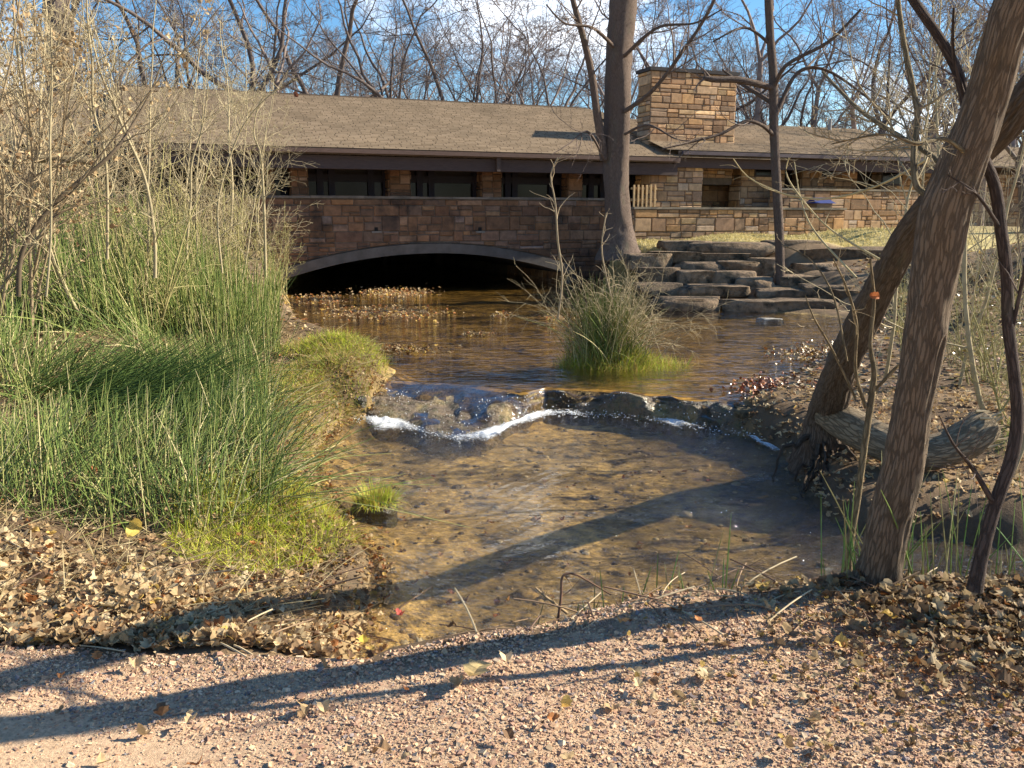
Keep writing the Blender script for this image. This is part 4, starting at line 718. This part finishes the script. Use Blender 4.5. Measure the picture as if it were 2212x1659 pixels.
for i_, (X, Y, k, sc) in enumerate(((1925, 9.5, 2, .85), (2015, 8, 0, .8), (2090, 9, 1, .75), (2165, 7.2, 2, .9), (2230, 6.2, 0, .7), (1980, 12, 1, .8))):
    x = (X-CX)/FD*Y; z = float(height(np.array([x]), np.array([float(Y)]))[0])-.03; dup(wp[k], (x, Y, z), i_*1.7, sc, 'pale whippy sapling on the right bank, %s' % ('seen left of the nearest trunk', 'behind the nearest trunk', 'just right of the nearest trunk', 'behind the edge sapling', 'at the right edge', 'far behind between the two leaning trunks')[i_], 'whippy saplings on the right bank', tilt=.1)
# brush prototypes: many-stemmed shrubs
def shrub(seed, nst, H, col, leaves=0):
    rg = np.random.default_rng(seed); t = thing('shrub', 'x', 'shrub'); m = MB()
    P = grow(rg, rg.normal(0, .12, (nst, 3))*[1, 1, 0], np.stack([rg.normal(0, .28, nst), rg.normal(0, .28, nst), np.ones(nst)], 1), rg.uniform(.6, 1.1, nst)*H, 10, .07, .03); Rr = np.linspace(.013, .004, 10)[None]*rg.uniform(.6, 1.2, (nst, 1)); m.tubes(P, Rr, 5, col)
    P1, R1 = kids(rg, P, Rr, 9, .12, .4, 1.2, .4, 7, .16, .03, .6, .0035); m.tubes(P1, R1, 4, np.array(col)*1.05)
    P2, R2 = kids(rg, P1, R1, 3, .1, .5, 1.2, .5, 5, .2, .02, .6, .003, .6); m.tubes(P2, R2, 3, np.array(col)*1.1)
    P3_, R3 = kids(rg, P2, R2, 1, .2, .5, 1.2, .5, 4, .2, .0, .6, .0025, .8); m.tubes(P3_, R3, 3, np.array(col)*1.1)
    m.build('stems', M_twig, t, smooth=True)
    if leaves:
        m = MB(); tip = P2[:, -1]; s_ = rg.choice(len(tip), leaves); put_leaves(m, rg, tip[s_]+rg.normal(0, .04, (leaves, 3)), rg.uniform(.03, .055, leaves), LEAFPAL[:4], flat=False); m.build('leaves', M_leaf, t)
    return t
# leaf templates
def leaf_t(seed):
    rg = np.random.default_rng(seed); n = 9; t = np.linspace(0, 1, n); wd = np.sin(t*math.pi)**.7*.34*(1+rg.uniform(.1, .32)*np.where(np.arange(n) % 2, 1, -1)*rg.uniform(.5, 1.3, n))+.01; mid = np.stack([0*t, t-.5, .9*(t-.5)**2*rg.uniform(-1, 2.2)+.12*np.sin(t*7+seed)], 1); f = rg.uniform(.1, 1.3)
    Lf = mid+np.stack([-wd, -.04*(np.arange(n) % 2), wd*f], 1); Rt_ = mid+np.stack([wd, -.04*(np.arange(n) % 2), wd*f*rg.uniform(.3, 1.3)], 1); V = np.concatenate([Lf, mid, Rt_]); i = np.arange(n-1)
    return V, np.concatenate([np.stack([i, i+n, i+n+1, i+1], 1), np.stack([i+n, i+2*n, i+2*n+1, i+n+1], 1)])
LT = [leaf_t(s) for s in range(12)]
SL = (np.array([(-.4, -.3, .1), (.4, -.35, 0), (.45, .4, .12), (-.35, .45, 0), (0, 0, -.08)]), np.array([[0, 1, 4], [1, 2, 4], [2, 3, 4], [3, 0, 4]]))
LEAFPAL = np.array([(.42, .29, .15), (.52, .38, .21), (.33, .21, .11), (.60, .47, .28), (.22, .13, .07), (.40, .17, .06), (.62, .42, .12)])
def randrot(rg, n, flat=.45):
    ax = nrm(np.stack([rg.normal(0, 1, n), rg.normal(0, 1, n), np.zeros(n)], 1)); an = np.abs(rg.normal(0, flat, n)) if flat is not False else rg.uniform(0, 3.1, n); y = rg.uniform(0, 6.28, n)
    c, s = np.cos(y), np.sin(y); Z = np.zeros((n, 3, 3)); Z[:, 0, 0] = c; Z[:, 0, 1] = -s; Z[:, 1, 0] = s; Z[:, 1, 1] = c; Z[:, 2, 2] = 1
    K = np.zeros((n, 3, 3)); K[:, 0, 2] = ax[:, 1]; K[:, 1, 2] = -ax[:, 0]; K[:, 2, 0] = -ax[:, 1]; K[:, 2, 1] = ax[:, 0]; I = np.eye(3)[None]; c, s = np.cos(an)[:, None, None], np.sin(an)[:, None, None]
    return (I+s*K+(1-c)*(K@K))@Z
def put_leaves(m, rg, pos, size, pal, flat=.45, simple=False, pw=None):
    n = len(pos); Rm = randrot(rg, n, flat)*size[:, None, None]; c = pal[rg.choice(len(pal), n, p=pw)]*rg.uniform(.75, 1.2, (n, 1))
    if simple: m.scatter(SL[0], SL[1], pos, Rm, c); return
    w = rg.integers(0, len(LT), n)
    for k in range(len(LT)):
        s = w == k
        if s.any(): m.scatter(LT[k][0], LT[k][1], pos[s], Rm[s], c[s])
sh = [shrub(201, 9, 2.6, (.36, .295, .17)), shrub(202, 7, 3.2, (.31, .25, .15)), shrub(203, 12, 1.9, (.34, .30, .13)), shrub(204, 8, 3.4, (.30, .23, .14), leaves=520)]
SH = [(20, 9, 3, 1.35, 'tall shrub full of dry tan leaves at the left edge'), (95, 11, 3, 1.1, 'leafy tan shrub behind the left edge one'), (60, 13, 1, 1.4, ''), (230, 12, 1, 1.2, ''), (300, 10.5, 2, 1.25, ''), (340, 13, 0, 1.2, ''), (395, 12, 2, 1.2, ''), (450, 13.5, 0, 1.0, ''), (510, 14, 2, 1.1, ''), (560, 14.5, 1, .8, ''), (600, 15, 2, .8, ''), (120, 15, 1, 1.5, ''), (200, 15.5, 0, 1.5, ''), (280, 16, 1, 1.2, ''), (0, 11, 0, 1.3, ''), (430, 15.5, 1, 1.0, ''), (-60, 8.5, 3, 1.3, 'leafy shrub just past the left edge'), (-40, 13, 1, 1.5, ''), (500, 16.5, 0, 1.0, ''), (20, 16, 3, 1.4, 'leafy tan shrub at the back of the left thicket')]
su = set()
rg = np.random.default_rng(8)
for X, Y, k, sc, lb in SH:
    lb = lb or 'bare many-stemmed shrub in the left thicket, %s from the left' % wn[sum(1 for q in SH if not q[4] and q[0] < X)]; g = 'bare shrubs in the left thicket' if lb.startswith('bare many') else None; x = (X-CX)/FD*Y; z = float(height(np.array([x]), np.array([float(Y)]))[0])-.03
    if k not in su:
        su.add(k); o = sh[k]; o.location = (x, Y, z); o.scale = (sc,)*3; o['label'] = lb
        if g: o['group'] = g
    else: dup(sh[k], (x, Y, z), rg.uniform(0, 6.28), sc, lb, g)
# right slope brush
for i_, (X, Y, k, sc) in enumerate(((1960, 11, 2, .7), (2060, 10, 0, .7), (2150, 9, 2, .8), (2200, 12, 1, .8), (2040, 14, 0, .7), (2120, 15, 1, .9), (2230, 7, 2, .8), (1930, 16, 0, .6))):
    x = (X-CX)/FD*Y; z = float(height(np.array([x]), np.array([float(Y)]))[0])-.03; dup(sh[k], (x, Y, z), rg.uniform(0, 6), sc, 'thin bare shrub on the leafy right slope, %s' % ('between the two leaning trunks', 'just right of the nearest trunk', 'behind the edge sapling', 'at the right edge by the pale rock', 'high up behind the trunks', 'small and far up the slope', 'nearest the right edge', 'farthest back by the boulders')[i_], 'bare shrubs on the right slope')
# trees outside the frame whose shadows reach the path
for k, (x, y, pk, sc, rz) in enumerate(((9.5, .6, 5, .5, 2.),)): place(pk, x, y, sc, rz, ('bare tree beside the path outside the right of the view', 'bare tree on the right bank outside the view')[k], None)
# ---------------------------------------------------------------- reeds, grass
def blades(rg, x, y, ln, lean, r, n=5, curve=.2, k=3, ldir=None):
    z = height(x, y)-.01; N_ = len(x); a = rg.uniform(0, 6.28, N_) if ldir is None else ldir+rg.normal(0, .6, N_); d = np.stack([np.cos(a)*lean, np.sin(a)*lean, np.ones(N_)], 1); d = nrm(d); t = np.linspace(0, 1, n)[None, :, None]
    bend = np.stack([np.cos(a), np.sin(a), -np.ones(N_)*.5], 1)*(curve*rg.uniform(0, 1, N_)*lean)[:, None]; P = np.stack([x, y, z], 1)[:, None]+d[:, None]*t*ln[:, None, None]+bend[:, None]*(t**2)*ln[:, None, None]; return P
REEDP = np.array([(.13, .19, .05), (.17, .225, .06), (.24, .28, .085), (.36, .36, .13), (.55, .48, .25), (.055, .09, .03)])
m = MB(); rg = np.random.default_rng(61); n = 34000
x = rg.uniform(-8.5, -1.5, n); y = rg.uniform(4.3, 15, n); X_ = CX+FD*x/y*.985; d = sdist(x, y, WET)
dens = vnoise(np.stack([x, y, 0*x], -1), .9, 71, 2); front = np.interp(x, [-3.4, -2.4, -1.6], [4.6, 4.6, 5.0])
kp = (d > .35) & (y > front) & (X_ > -120) & (dens > -.28) & ~((y > 8.4) & (x > -2.75)) & (X_ < np.interp(y, [4, 5.5, 7, 9, 12, 15], [640, 590, 570, 600, 610, 605])) & (rg.uniform(size=n) < np.interp(y, [4.5, 6, 9, 15], [1, 1, .85, .7]))
x, y = x[kp], y[kp]; n = len(x); tall = vnoise(np.stack([x, y, 0*x], -1), .7, 72, 2)
ln = np.interp(y, [4.5, 6, 8, 10, 13, 15], [.55, .62, .72, 1.1, 1.35, 1.2])*np.where(y > 9, np.interp(X_[:0] if 0 else CX+FD*x/y, [-50, 80, 230, 400, 600], [.75, .85, 1.1, .9, .6]), 1)*(1+.7*tall)*rg.uniform(.4, 1.2, n)*(1-.35*np.exp(-((x+3.6)/.9)**2-((y-8.6)/.8)**2)); lean = np.abs(rg.normal(0, 1, n))*np.interp(y, [4.5, 8, 10, 15], [.7, 1.0, .36, .22])*(1+2.2*np.clip(vnoise(np.stack([x, y, 0*x], -1), 1.1, 74, 2)+.1, -.25, 1)); ld = 6*vnoise(np.stack([x, y, 0*x], -1), .45, 75, 1)+.5
P = blades(rg, x, y, ln, lean, 0, 5, .5, ldir=ld+rg.normal(0, .7, n)); c = REEDP[rg.choice(6, n, p=[.22, .22, .2, .14, .12, .1])]*rg.uniform(.8, 1.25, (n, 1)); m.tubes(P, np.array([1, 1, .95, .8, .35])[None]*rg.uniform(.0024, .0042, (n, 1))*np.interp(y, [4, 8, 15], [1, 1.2, 1.6])[:, None], 3, c)
m.build('horsetail_reeds', M_reed, kind='stuff', label='dense stand of green horsetail reeds covering the left bank', cat='reeds')
# dark combed-over sheaf
m = MB(); n = 1100; x = rg.normal(-3.5, .4, n); y = rg.normal(7.4, .35, n); P = blades(rg, x, y, rg.uniform(.4, 1.0, n), rg.uniform(.8, 2, n), 0, 6, .35, ldir=.3); m.tubes(P, np.array([1, 1, 1, .9, .7, .3])[None]*np.full((n, 1), .0032), 3, np.array([.09, .14, .035])*rg.uniform(.7, 1.5, (n, 1)))
m.build('fallen_reeds', M_reed, kind='stuff', label='dark green sheaf of reeds flattened towards the water in the reed bed', cat='reeds')
# dead thatch between the reeds
m = MB(); n = 14000; x = rg.uniform(-6.5, -.9, n); y = rg.uniform(3.3, 12, n); kp = (sdist(x, y, WET) > .12) & (y > 3.35); x, y = x[kp], y[kp]; n = len(x); P = blades(rg, x, y, rg.uniform(.08, .35, n), rg.uniform(1, 6, n), 0, 4, .1); P[:, :, 2] += .015
m.tubes(P, np.array([1, 1, .8, .4])[None]*rg.uniform(.0015, .003, (n, 1)), 3, np.array([(.50, .41, .22), (.40, .30, .15), (.25, .18, .1)])[rg.integers(0, 3, n)]*rg.uniform(.8, 1.2, (n, 1)))
m.build('dead_thatch', M_grass, kind='stuff', label='straw-coloured dead stems lying between the reeds on the left bank', cat='dead stems')
def grass(name, label, cx, cy, rx, ry, n, l0, l1, pal, cat='grass', kind='stuff', seed=1, lean=.7, parent=None, cond=None, w=.0022):
    rg = np.random.default_rng(seed); a = rg.uniform(0, 6.28, n); q_ = rg.uniform(0, 1, n)**.6; x = cx+np.cos(a)*q_*rx; y = cy+np.sin(a)*q_*ry
    if cond is not None: kp = cond(x, y); x, y, q_ = x[kp], y[kp], q_[kp]; n = len(x)
    P = blades(rg, x, y, rg.uniform(l0, l1, n), np.abs(rg.normal(lean, .3, n)), 0, 5, 1.2); side = nrm(np.stack([rg.normal(size=n), rg.normal(size=n), 0*x], 1)); m = MB(); m.ribbons(P, np.array([1, 1, .8, .5, .1])[None]*rg.uniform(.7, 1.3, (n, 1))*w, side, pal[rg.choice(len(pal), n)]*rg.uniform(.8, 1.2, (n, 1)))
    return m.build(name, M_grass, parent, kind=kind if not parent else None, label=label if not parent else None, cat=cat if not parent else None)
YG = np.array([(.56, .62, .05), (.42, .54, .05), (.66, .64, .10), (.60, .50, .16)]); YO = np.array([(.36, .40, .07), (.50, .38, .12), (.46, .30, .10), (.26, .34, .06)])
land = lambda x, y: sdist(x, y, WET) > -.02
p = atz(600, 1100, -.2); grass('bright_grass', 'vivid yellow-green grass patch on the left bank beside the pool', p[0]-.1, p[1]+.1, .55, .8, 5200, .06, .17, YG, seed=2, cond=land)
grass('mossy_grass', 'yellow-green and rusty grass mound on the left shore just above the falls', -2.15, 10.5, .75, .6, 4200, .08, .2, np.concatenate([YG, YO]), seed=3, cond=land, w=.003)
grass('bank_grass', 'rusty tan grass hanging over the eroded left bank of the pool', -2.25, 8.2, .75, 1.7, 8000, .07, .22, np.concatenate([YO, YG*.85, np.array([(.5, .36, .18)])]), seed=6, cond=land, w=.003, lean=1.0)
grass('mossy_grass', 'small grassy hummock on the left shore beside the falls', -2.05, 9.5, .5, .6, 2600, .06, .15, YO, seed=4, cond=land, w=.003)
grass('bank_grass', 'sparse green grass on the right bank behind the trunks', 4.6, 6.7, .9, .5, 1500, .05, .14, np.array([(.2, .3, .06), (.3, .36, .08)]), seed=5, cond=land)
grass('dry_lawn', 'dry straw-yellow lawn on the terrace above the stone steps', 6.2, 22.8, 6, 1.9, 16000, .05, .12, np.array([(.55, .46, .2), (.62, .52, .26), (.42, .36, .15)]), seed=16, cond=lambda x, y: (y > 21.2) & (x > 2.4), w=.009)
p = atz(810, 1098, WL1)
t = thing('grass_tuft', 'round tuft of yellow-green grass standing alone in the pool', 'grass tuft', (p[0], p[1], WL1-.1)); m = MB(); v, c = boulder(88, .34, .28, .24, (.08, .06, .03)); m.add(v+[p[0], p[1], WL1-.06], IF4, c); m.build('mud_base', M_wetrock, t, smooth=True)
rg = np.random.default_rng(12); n = 620; a = rg.uniform(0, 6.28, n); le = rg.uniform(.05, 1.0, n); d = nrm(np.stack([np.cos(a)*le, np.sin(a)*le, np.ones(n)], 1)); tt = np.linspace(0, 1, 6)[None, :, None]; b0 = np.array([p[0], p[1], WL1+.0])+np.stack([np.cos(a), np.sin(a), 0*a], 1)*rg.uniform(0, .14, (n, 1)); ll = rg.uniform(.15, .3, n)[:, None, None]
P = b0[:, None]+d[:, None]*tt*ll+np.array([0, 0, -1])*(tt**2.2)*ll*.7*rg.uniform(.2, 1, (n, 1, 1)); m = MB(); m.ribbons(P, np.array([1, 1, .9, .7, .5, .1])[None]*np.full((n, 1), .004), nrm(np.stack([-np.sin(a), np.cos(a), 0*a], 1)), np.array([(.50, .55, .06), (.34, .44, .05), (.6, .52, .14), (.5, .36, .1)])[rg.integers(0, 4, n)]); m.build('blades', M_grass, t)
# island clump in the stream
t = thing('reed_island', 'clump of reeds, grass and dead twigs growing on a small island in the stream', 'reed clump', (isl[0], isl[1], WL2))
rg = np.random.default_rng(14); m = MB(); n = 1300; x = isl[0]-.1+rg.normal(0, .27, n); y = isl[1]+.2+rg.normal(0, .14, n); P = blades(rg, x, y, rg.uniform(.3, 1.2, n)*np.exp(-((x-isl[0]+.2)/.45)**2), np.abs(rg.normal(0, .42, n)), 0, 6, .5); m.tubes(P, np.array([1, 1, 1, .9, .7, .3])[None]*rg.uniform(.0028, .0045, (n, 1)), 3, REEDP[rg.choice(6, n, p=[.15, .2, .2, .2, .2, .05])]*rg.uniform(.8, 1.2, (n, 1))); m.build('reeds', M_reed, t)
grass('grass', None, isl[0]+.08, isl[1]+.1, .85, .4, 5200, .08, .3, np.concatenate([YG*.8, YO]), seed=15, parent=t, w=.003)
m = MB(); n = 110; P = grow(rg, np.stack([isl[0]-.05+rg.normal(0, .2, n), isl[1]+.2+rg.normal(0, .12, n), np.full(n, WL2+.1)], 1), np.stack([rg.normal(0, .45, n), rg.normal(0, .3, n), np.ones(n)], 1), rg.uniform(.8, 1.6, n), 10, .12, -.08); m.tubes(P, np.linspace(.006, .002, 10)[None]*rg.uniform(.6, 1.2, (n, 1)), 4, (.36, .29, .18)); a, b_ = kids(rg, P, np.full((n, 10), .003), 9, .3, .4, 1.3, .35, 6, .2, -.04, .7, .002, .6); m.tubes(a, b_, 3, (.42, .34, .2)); m.build('dead_twigs', M_twig, t, smooth=True)
# tall stems on the island reaching above the bridge wall
m = MB()
for pts in ([(1205, 690, 10.9, 4), (1215, 600, 10.9, 4), (1205, 520, 10.9, 4), (1200, 440, 10.9, 3), (1190, 380, 10.9, 3), (1205, 340, 10.9, 2)], [(1320, 640, 10.8, 3), (1300, 540, 10.8, 3), (1310, 460, 10.8, 2)]):
    p, r = hand(pts, 16); m.tubes(p, r*1.2, 5, (.36, .28, .18)); a, b_ = kids(rg, p[None], r[None], 12, .1, .5, 1.2, .28, 6, .2, 0, .7, .002, .6); m.tubes(a, b_, 4, (.36, .28, .18))
m.build('tall_stem', M_twig, t, smooth=True)
# reed shoots around the near trunk and by the path edge
for nm, lab, spots in (('reed_shoots', 'green horsetail stems growing around the foot of the nearest leaning trunk', [(rg.uniform(1.5, 2.9), rg.uniform(3.55, 4.05), rg.uniform(.25, .75)) for _ in range(110)]), ('reed_shoots', 'few green reed shoots on the path edge in front of the pool', [(rg.choice([.35, .55, .75, .95, -.02])+rg.normal(0, .05), rg.uniform(3.6, 3.85), rg.uniform(.1, .38)) for _ in range(34)])):
    s_ = np.array(spots); P = blades(rg, s_[:, 0], s_[:, 1], s_[:, 2], np.abs(rg.normal(0, .28, len(s_))), 0, 6, .3); m = MB(); m.tubes(P, np.array([1, 1, 1, .9, .8, .3])[None]*rg.uniform(.0025, .0038, (len(s_), 1)), 5, np.array([(.12, .22, .06), (.2, .28, .08), (.32, .3, .14)])[rg.integers(0, 3, len(s_))]); m.build(nm, M_reed, kind='stuff', label=lab, cat='reeds')
# ---------------------------------------------------------------- leaf litter
def litter(name, label, n, fx, fy_, size, pal, seed, cond=None, lift=.0, thick=.04, simple=False, mt=None, flat=.45, z=None, pw=None):
    rg = np.random.default_rng(seed); x = fx(rg, n); y = fy_(rg, n)
    if cond is not None: k = cond(x, y, rg); x, y = x[k], y[k]
    n = len(x); zz = (height(x, y) if z is None else np.maximum(height(x, y), z))+lift+rg.uniform(.003, thick, n); m = MB(); put_leaves(m, rg, np.stack([x, y, zz], 1), rg.uniform(*size, n), pal, flat, simple, pw); return m.build(name, mt or M_leaf, kind='stuff', label=label, cat='leaf litter')
un = lambda a, b_: (lambda r, n: r.uniform(a, b_, n))
LW = np.array([.24, .24, .18, .2, .09, .03, .02])
litter('leaf_litter', 'thick drift of tan oak leaves between the gravel and the reeds at lower left', 8500, un(-3.4, -.72), lambda r, n: 3.12+np.abs(r.normal(0, .42, n)), (.02, .085), LEAFPAL, 401, cond=lambda x, y, r: (sdist(x, y, WET) > .1) & (y > pathy(x)+r.normal(0, .05, len(x))), pw=LW)
litter('leaf_litter', 'brown leaves scattered through the reeds and along the left shore', 7000, un(-6.5, -1.1), un(4, 12), (.03, .07), LEAFPAL, 402, cond=lambda x, y, r: (sdist(x, y, WET) > .02), pw=LW)
litter('leaf_litter', 'heap of tan oak leaves on the gravel at the foot of the right trunks', 2300, lambda r, n: r.normal(2.3, .5, n), lambda r, n: r.normal(3.25, .36, n), (.03, .08), LEAFPAL*.72, 403, cond=lambda x, y, r: (y < 3.9) & (y > 2.1), pw=LW)
litter('fine_debris', 'fine dark crumbs of leaf and bark on the right side of the gravel', 9000, lambda r, n: r.normal(2.2, .7, n), lambda r, n: r.normal(3.0, .5, n), (.008, .028), LEAFPAL*.6, 411, cond=lambda x, y, r: (y < 3.8) & (x < 4.5))
litter('leaf_litter', 'pale dry leaves on the right bank around the fallen limb', 4200, un(2.2, 8), un(5.6, 8.8), (.03, .07), LEAFPAL, 404, cond=lambda x, y, r: sdist(x, y, WET) > .0, pw=LW)
litter('leaf_litter', 'glinting wet brown leaves over the low right bank upstream', 8000, un(2.4, 10), un(8.8, 18), (.04, .09), LEAFPAL*.8, 405, cond=lambda x, y, r: (sdist(x, y, WET) > .0) & ~((y > 15.2) & (x < 7.2)), simple=True, mt=M_leafwet, flat=.35)
litter('leaf_litter', 'fallen leaves over the slope and wood floor beyond', 9000, un(-14, 16), un(12, 24), (.06, .12), LEAFPAL*.85, 406, cond=lambda x, y, r: (sdist(x, y, WET) > .0) & ~((x > 1.6) & (y > 20.5)) & ~((y > 15.2) & (x < 7.2) & (x > 0)), simple=True)
litter('leaf_litter', 'stray leaves and bits of stem lying on the gravel path', 130, un(-2.6, 2.6), un(1.8, 3.4), (.025, .07), LEAFPAL, 407, lift=.01)
for k, (x0, y0, x1, y1, n, lab, pal) in enumerate(((785, 622, 930, 648, 520, 'raft of brown leaves farthest upstream near the arch', LEAFPAL), (640, 638, 750, 662, 360, 'raft of leaves at the left shore below the bridge', LEAFPAL), (715, 664, 945, 692, 800, 'largest long raft of leaves across the left of the stream', LEAFPAL), (1065, 678, 1105, 690, 60, 'tiny cluster of leaves in mid stream left of the island', LEAFPAL*.7), (775, 750, 945, 768, 330, 'thin line of dark leaves above the mossy mound', LEAFPAL*.6), (1000, 720, 1065, 730, 70, 'thin dark line of leaves in mid stream', LEAFPAL*.5), (1690, 745, 1830, 790, 420, 'wet leaves along the right shore upstream', LEAFPAL), (1605, 826, 1765, 872, 600, 'mound of red-brown wet leaves on the right end of the ledge', LEAFPAL*np.array([.8, .5, .45])), (1180, 682, 1230, 694, 60, 'leaves caught on the left side of the island', LEAFPAL))):
    r = np.random.default_rng(500+k); q_ = np.array([atz(r.normal((x0+x1)/2, (x1-x0)/3.6), r.normal((y0+y1)/2, (y1-y0)/4.5), WL2) for _ in range(n)]); m = MB(); put_leaves(m, r, q_+np.stack([0*q_[:, 0], 0*q_[:, 0], r.uniform(.0, .05 if k != 7 else .1, n)], 1), r.uniform(.04, .085, n), pal, .5, simple=False); m.build('leaf_raft', M_leafwet if k in (6, 7) else M_leaf, kind='stuff', label=lab, cat='leaves')
litter('sunken_leaves', 'brown and red leaves sunk on the bottom of the pool', 420, un(-1.5, 2.5), un(3.8, 7.5), (.03, .07), LEAFPAL*np.array([.8, .6, .5]), 410, cond=lambda x, y, r: (sdist(x, y, WET) < -.05) & (r.uniform(size=len(x)) < np.exp(-(x+1.2)/1.2)))
litter('shore_debris', 'dark muddy leaf bits along the left waterline of the pool', 15000, un(-3.2, -.4), un(3.5, 10), (.015, .05), LEAFPAL*np.array([.75, .7, .65]), 409, cond=lambda x, y, r: (lambda d: (d > -.12) & (d < .95) & (r.uniform(size=len(x)) < 1.1-d))(sdist(x, y, WET)), z=WL1, flat=.6)
# single notable leaves
rg = np.random.default_rng(90)
for (X, Y2, dep, sz, cl_, lab) in ((1889, 640, 4.0, .05, (.42, .14, .05), 'orange-red leaf caught in the sapling left of the leaning trunk'), (290, 1140, 4.5, .11, (.66, .48, .12), 'yellow oak leaf caught upright in the near reeds'), (865, 1327, None, .06, (.50, .10, .08), 'red leaf floating at the lower left of the pool'), (860, 1178, None, .075, (.62, .38, .12), 'yellow-orange leaf lying in the shallow left of the pool'), (1030, 1452, 'g', .13, (.55, .42, .2), 'large tan oak leaf lying flat on the gravel in the centre'), (785, 1385, 'b', .07, (.66, .47, .08), 'yellow leaf at the corner of pool and gravel'), (640, 205, 12.4, .09, (.25, .1, .06), 'dark red leaf hanging over the roof edge')):
    if dep is None: pp = atz(X, Y2, WL1+.012)
    elif dep == 'g': pp = atz(X, Y2, .03)
    elif dep == 'b': pp = atz(X, Y2, .02)
    else: pp = aty(X, Y2, dep)
    m = MB(); k = rg.integers(0, 6); ez = isinstance(dep, float); Rm = randrot(rg, 1, .25 if not ez else .2)[0]*sz
    if ez: Rm = np.array([[1, 0, 0], [0, .3, -1], [0, 1, .3]])@Rm
    m.scatter(LT[k][0], LT[k][1], pp[None], Rm[None], np.array(cl_)); m.build('leaf', M_leaf, label=lab, cat='leaf')
# ---------------------------------------------------------------- gravel
rg = np.random.default_rng(600); m = MB()
CV = np.array([(a, b_, c) for c in (-1, 1) for b_ in (-1, 1) for a in (-1, 1)], float); CF = np.array([[0, 2, 3, 1], [4, 5, 7, 6], [0, 1, 5, 4], [1, 3, 7, 5], [3, 2, 6, 7], [2, 0, 4, 6]])
n = 170000; y = 1.75+rg.uniform(0, 1, n)**.9*2.0; x = rg.uniform(-1, 1, n)*(y*.66+.35)
nzz = vnoise(np.stack([x, y, 0*x], -1), 1.6, 601, 3); bare = vnoise(np.stack([x*.6, y*1.8, 0*x], -1), 1.1, 603, 2)
kp = (y < pathy(x)+.06+.08*nzz) & (sdist(x, y, WET) > .25) & (rg.uniform(size=n) < np.clip(1.0-2.6*np.clip(bare+.05, 0, 1), .12, 1)); x, y = x[kp], y[kp]; n = len(x)
s = np.exp(rg.normal(math.log(.0031), .55, n)); s = np.clip(s, .0018, .016)
pos = np.stack([x, y, height(x, y)+s*.12], 1)
pal = np.array([(.54, .345, .215), (.62, .425, .27), (.44, .275, .19), (.36, .215, .15), (.66, .5, .34), (.34, .27, .25), (.58, .42, .26), (.20, .19, .2)]); cc = .88*pal[rg.choice(8, n, p=[.22, .2, .18, .14, .12, .06, .06, .02])]*rg.uniform(.8, 1.2, (n, 1))
w = rg.integers(0, 8, n)
for k in range(8):
    q_ = w == k; tv = CV*np.array([1, .75, .42])*rg.uniform(.5, 1.05, (8, 3)); m.scatter(tv, CF, pos[q_], randrot(rg, int(q_.sum()), .6)*s[q_][:, None, None], cc[q_])
m.build('gravel', M_peb, kind='stuff', label='loose pinkish-tan gravel chips on the path', cat='gravel')
# stones on the pool bottom
m = MB(); n = 2600; x = rg.uniform(-1.8, 5, n); y = rg.uniform(4.0, 9.2, n); kp = sdist(x, y, WET) < -.05; x, y = x[kp], y[kp]; n = len(x); s = np.exp(rg.normal(math.log(.011), .7, n)); v_ = IV1*rg.uniform(.8, 1.15, (len(IV1), 1)); Rm = randrot(rg, n, .5)*s[:, None, None]; Rm[:, 2] *= .5
m.scatter(v_, IF1, np.stack([x, y, height(x, y)], 1), Rm, np.array([(.42, .30, .15), (.3, .22, .13), (.16, .12, .08), (.5, .42, .28)])[rg.integers(0, 4, n)]*rg.uniform(.7, 1.2, (n, 1))); m.build('bed_stones', M_peb, smooth=True, kind='stuff', label='small stones lying on the bottom of the pool', cat='stones')
# ---------------------------------------------------------------- sticks
for pts, w0, cl_, lab in (([(1205, 1340, 3.62), (1212, 1290, 3.64), (1215, 1245, 3.66), (1240, 1240, 3.68), (1270, 1255, 3.7), (1320, 1285, 3.7)], .007, (.16, .09, .06), 'dark reddish stem arching over the near edge of the pool'), ([(1225, 1325, 3.65), (1180, 1290, 3.68), (1157, 1270, 3.7)], .008, (.38, .27, .15), 'pale broken stick at the near edge of the pool'), ([(1320, 1310, 3.6), (1500, 1270, 3.85), (1590, 1230, 4.0), (1650, 1215, 4.05)], .005, (.2, .14, .1), 'thin fallen branch along the water edge near the sapling')):
    q_ = [aty(*p_) for p_ in pts]; c = catmull(q_, 18); m = MB(); m.tubes(c, np.linspace(w0, w0*.5, 18), 7, cl_, rough=.05); a, b_ = kids(rg, c[None], np.full((1, 18), w0*.7), 4, .2, .5, 1.2, .3, 5, .15, 0, .6, .0015); m.tubes(a, b_, 4, cl_); m.build('stick', M_twig, smooth=True, label=lab, cat='stick')
m = MB(); n = 260; x = np.concatenate([rg.uniform(-2.8, -.6, n//2), rg.uniform(-.3, 2.4, n-n//2)]); y = np.concatenate([rg.uniform(3.1, 4.6, n//2), rg.normal(3.5, .16, n-n//2)]); P = blades(rg, x, y, rg.uniform(.06, .3, n), rg.uniform(2, 9, n), 0, 5, .2); P[..., 2] += .02; m.tubes(P, np.full((n, 5), 1.)*rg.uniform(.0015, .0045, (n, 1)), 5, np.array([(.3, .2, .12), (.5, .4, .25), (.16, .1, .07)])[rg.integers(0, 3, n)]); m.build('twig_debris', M_twig, kind='stuff', label='small broken twigs along the gravel edge', cat='twigs')
for o in list(C.collection.objects):
    if o.get('label') == 'x': bpy.data.objects.remove(o)
